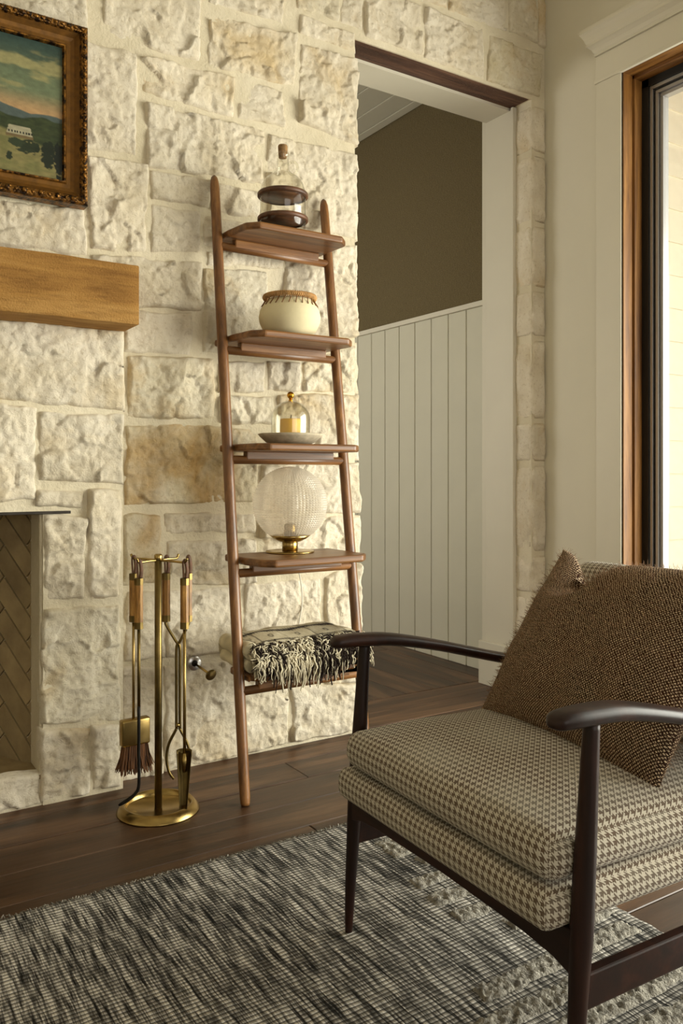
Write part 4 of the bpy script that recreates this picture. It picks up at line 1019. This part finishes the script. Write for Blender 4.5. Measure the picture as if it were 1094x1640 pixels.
# front apron: deeper towards the legs
ap = [(.005, .300), (.595, .300), (.595, .236), (.56, .246), (.50, .252), (.30, .256), (.10, .252), (.04, .246), (.005, .236)]
V, F = prism([(a, b) for a, b in ap], 'y', .004, .028, .002); obj('front_apron', CH(V), [f[::-1] for f in F], M_MAHOG, ch, smooth=False)
obj('rear_rail', *chbox(.01, .59, .505, .53, .252, .300), M_MAHOG, ch, smooth=False)
for u in (.002, .598):
    obj('stretcher', *chbox(u - .009, u + .009, .01, .555, .188, .238), M_MAHOG, ch, smooth=False)
obj('back_rail', *chbox(.02, .58, .592, .612, .60, .66), M_MAHOG, ch, smooth=False)
def cushion(size, r, crown, nx=44, ny=40, nz=10, front=0.0, seed=1, sag=0.0):
    """rounded upholstered box centred at the origin; returns verts, faces, uv"""
    hx, hy, hz = [s_ / 2 for s_ in size]
    def axis(n, h):
        t = np.linspace(-1, 1, n + 1); return np.sign(t) * (1 - (1 - np.abs(t)) ** 1.25) * h
    ax = [axis(nx, hx), axis(ny, hy), axis(nz, hz)]
    idx = {}; V = []; UVs = []; F = []
    def face(a, b, c, side):
        na, nb = len(ax[a]), len(ax[b]); base = len(V)
        for j in range(nb):
            for i in range(na):
                p = [0, 0, 0]; p[a] = ax[a][i]; p[b] = ax[b][j]; p[c] = side * (hx, hy, hz)[c]; V.append(p)
                UVs.append((p[0], p[1]) if c == 2 else ((p[0], -hy + p[2] - hz) if c == 1 else (side * (hx + hz) + p[2], p[1])))
        for j in range(nb - 1):
            for i in range(na - 1):
                q = (base + j * na + i, base + j * na + i + 1, base + (j + 1) * na + i + 1, base + (j + 1) * na + i)
                F.append(q if (side > 0) == ((a, b, c) in ((0, 1, 2), (1, 2, 0), (2, 0, 1))) else q[::-1])
    for a, b, c in ((0, 1, 2), (1, 2, 0), (2, 0, 1)):
        for side in (-1, 1): face(a, b, c, side)
    V = np.array(V, float); H = np.array([hx, hy, hz]); rr = np.minimum(r, H * .98)
    inner = np.clip(V, -(H - rr), H - rr); d = V - inner; dn = d / rr; L = np.linalg.norm(dn, axis=1)
    dn = np.where(L[:, None] > 1e-6, dn / np.maximum(L, 1e-6)[:, None] , dn); out = inner + dn * rr
    m = L < 1e-6; out[m] = V[m]
    nxp, nyp = out[:, 0] / hx, out[:, 1] / hy
    pf = (1 - np.clip(np.abs(nxp), 0, 1) ** 2.6) * (1 - np.clip(np.abs(nyp), 0, 1) ** 2.6)
    out[:, 2] += np.where(out[:, 2] > 0, 1, -.25) * crown * pf
    side = (1 - np.abs(out[:, 2] / (hz + crown)) ** 2)
    out[:, 0] *= 1 + .010 * side * (1 - nyp ** 4); out[:, 1] *= 1 + .012 * side * (1 - nxp ** 4)
    out[:, 2] += (fbm(out[:, 0] * 9, out[:, 1] * 9, seed, 2) - .38) * .006 * (out[:, 2] > 0)
    return out, F, np.array(UVs)
def weld(o, d=.0006):
    bm = bmesh.new(); bm.from_mesh(o.data); bmesh.ops.remove_doubles(bm, verts=bm.verts, dist=d); bm.normal_update(); bm.to_mesh(o.data); bm.free(); return o
def place(c, V, tilt=0.0):
    """local (u,v,z) -> tilt about u -> chair"""
    c_, s_ = math.cos(tilt), math.sin(tilt)
    W = V.copy(); W[:, 1] = V[:, 1] * c_ - V[:, 2] * s_; W[:, 2] = V[:, 1] * s_ + V[:, 2] * c_
    return CH(W + np.array(c))
def up_cushion(name, size, r, crown, c, tilt=0.0, **k):
    V, F, uv = cushion(size, r, crown, **k)
    return weld(obj(name, place(c, V, tilt), [f[::-1] for f in F], M_HOUND, ch, uv=uv))
up_cushion('seat_deck', (.572, .545, .058), (.016, .016, .022), .0, (.303, .235, .325), seed=2)
up_cushion('seat_cushion', (.560, .535, .070), (.026, .030, .032), .022, (.307, .238, .388), math.radians(-1.0), seed=4)
up_cushion('back_cushion', (.540, .085, .380), (.022, .038, .040), .004, (.300, .585, .538), math.radians(-17), nx=40, ny=10, nz=34, seed=6)

# =================================================================== TWEED PILLOW
def pillow():
    n = 84
    PW_, PH_ = .51, .405
    def side(sg):
        def fn(s, t):
            x, y = 2 * s - 1, 2 * t - 1
            ex = 1 - .075 * (1 - np.abs(y) ** 2.0) * np.abs(x) ** 3; ey = 1 - .075 * (1 - np.abs(x) ** 2.0) * np.abs(y) ** 3
            th = .082 * np.clip((1 - np.abs(x) ** 2.6), 0, 1) ** .62 * np.clip((1 - np.abs(y) ** 2.6), 0, 1) ** .62
            # chopped dip in the top edge, left of centre
            k = np.exp(-((x + .46) / .24) ** 2) * sstep(.15, 1.0, y)
            yy = y * ey - .34 * k
            th = th * (1 - .35 * k) + sg * (.0)
            w = (fbm(x * 3 + 7, y * 3, 3 if sg > 0 else 5, 3) - .45) * .022 * (1 - np.abs(x) ** 4) * (1 - np.abs(y) ** 4)
            # crease fanning down from the chop
            cr = np.exp(-((x + .46 + .5 * (y - .9)) / .06) ** 2) * sstep(.35, .95, y) * .03
            return np.stack([x * ex * PW_ / 2, sg * (th + w - cr) , yy * PH_ / 2], 1)
        return grid(n, n, fn)
    V1, F1, s, t = side(1); V2, F2, _, _ = side(-1)
    uv = np.c_[s * PW_, t * PH_]
    V = np.vstack([V1, V2]); F = [f[::-1] for f in F1] + [tuple(i + len(V1) for i in f) for f in F2]
    return V, F, np.vstack([uv, uv + 3.3])
V, F, uv = pillow()
# lean back against the chair back, turned slightly
lean = math.radians(-33); yaw = math.radians(7)
W = V.copy(); 
W[:, 1], W[:, 2] = V[:, 1] * math.cos(lean) - V[:, 2] * math.sin(lean), V[:, 1] * math.sin(lean) + V[:, 2] * math.cos(lean)
X_, Y_ = W[:, 0].copy(), W[:, 1].copy(); W[:, 0] = X_ * math.cos(yaw) + Y_ * math.sin(yaw); W[:, 1] = -X_ * math.sin(yaw) + Y_ * math.cos(yaw)
pil = weld(obj('throw_pillow', CH(W + np.array([.305, .385, .588])), F, M_TWEED, uv=uv), .0004)
parts = []
me_ = pil.data; vn = np.zeros(len(me_.vertices) * 3); vc = vn.copy(); me_.vertices.foreach_get('normal', vn); me_.vertices.foreach_get('co', vc); vn = vn.reshape(-1, 3); vc = vc.reshape(-1, 3) + np.array(WLOC[pil.name])
pickv = rng.randint(0, len(vc), 7000)
for i in pickv:
    p = vc[i] + rng.randn(3) * .0018; d = vn[i] * rng.uniform(.003, .008) + rng.randn(3) * .0035
    parts.append(tube([p - vn[i] * .001, p + d * .6, p + d + rng.randn(3) * .001], [.00042, .00036, .0002], 3, cap=False))
fz = obj('wool_fuzz', *join(*parts), plain('fuzz_wool', '#96765a', 0.9, noise=.5, nscale=400), pil); fz['kind'] = 'stuff'
tag(pil, 'fuzzy brown tweed throw pillow leaning in the armchair', 'pillow')

# =================================================================== RUG
RX0, RX1, RY0, RY1 = -1.6, 1.435, -1.1, 1.812
def fn(s, t):
    x, y = RX0 + (RX1 - RX0) * s, RY0 + (RY1 - RY0) * t
    ed = (t > .999) * (fbm(x * 40, x * 0, 3, 3) - .45) * .016; ex = (s > .999) * (fbm(y * 40, y * 0, 5, 3) - .45) * .012
    z = .0105 + (vnoise(x * 30, y * 60, 3) - .5) * .0022 - .003 * ((t > .999) | (s > .999))
    return np.stack([x + ex, y + ed, z], 1)
V, F, s, t = grid(240, 240, fn); n0 = 240 * 240
ring = list(range(240)) + [j * 240 + 239 for j in range(1, 240)] + [239 * 240 + i for i in range(238, -1, -1)] + [j * 240 for j in range(238, 0, -1)]
B = V[ring].copy(); B[:, 2] = .0006; V = np.vstack([V, B]); m = len(ring)
for k in range(m): F.append((ring[(k + 1) % m], ring[k], n0 + k, n0 + (k + 1) % m))
rug = tag(obj('rug', V, F, M_RUG), 'charcoal and ivory woven wool rug with raised tufted blocks under the armchair', 'rug')
TUFTS = [(1.165, 1.40, 1.575, 1.675), (1.20, 1.40, 1.505, 1.560), (1.125, 1.40, 1.430, 1.480), (1.108, 1.40, 1.350, 1.402), (1.112, 1.30, 1.275, 1.325), (1.185, 1.40, 1.195, 1.245),
         (1.24, 1.415, 1.130, 1.185), (.980, 1.40, 1.058, 1.112), (.860, 1.36, .985, 1.040), (1.02, 1.41, .915, .968), (.90, 1.38, .840, .895), (1.05, 1.41, .765, .82), (.95, 1.36, .69, .745)]
for q, (x0, x1, y0, y1) in enumerate(TUFTS):
    nu, nv = max(8, int((x1 - x0) / .0036)), max(8, int((y1 - y0) / .0036))
    def fn(s, t, q=q):
        x, y = x0 + (x1 - x0) * s, y0 + (y1 - y0) * t
        d = np.minimum(np.minimum(s, 1 - s) * (x1 - x0), np.minimum(t, 1 - t) * (y1 - y0)); e = sstep(0, .011, d)
        x = x + (vnoise(x * 45, y * 45, q) - .5) * .010; y = y + (vnoise(x * 45, y * 45, q + 30) - .5) * .010
        z = .0075 + e * (.0075 + (vnoise(x * 120, y * 120, q + 2) - .5) * .0075 + (vnoise(x * 240, y * 240, q + 5) - .5) * .005)
        return np.stack([x, y, z], 1)
    V, F, s, t = grid(nu, nv, fn)
    obj('tuft_block', V, F, M_TUFT, rug)
# loose weft ends along the wall side of the rug
parts = []
for i in range(700):
    x = rng.uniform(.15, RX1); p = np.array([x, RY1 - .004, .008]); d = np.array([rng.randn() * .004, rng.uniform(.004, .013), rng.randn() * .002 - .002])
    parts.append(tube([p, p + d * .5 + UP * .002, p + d], .0013, 3, cap=False))
o = obj('frayed_edge', *join(*parts), M_TUFT, rug); o['kind'] = 'stuff'
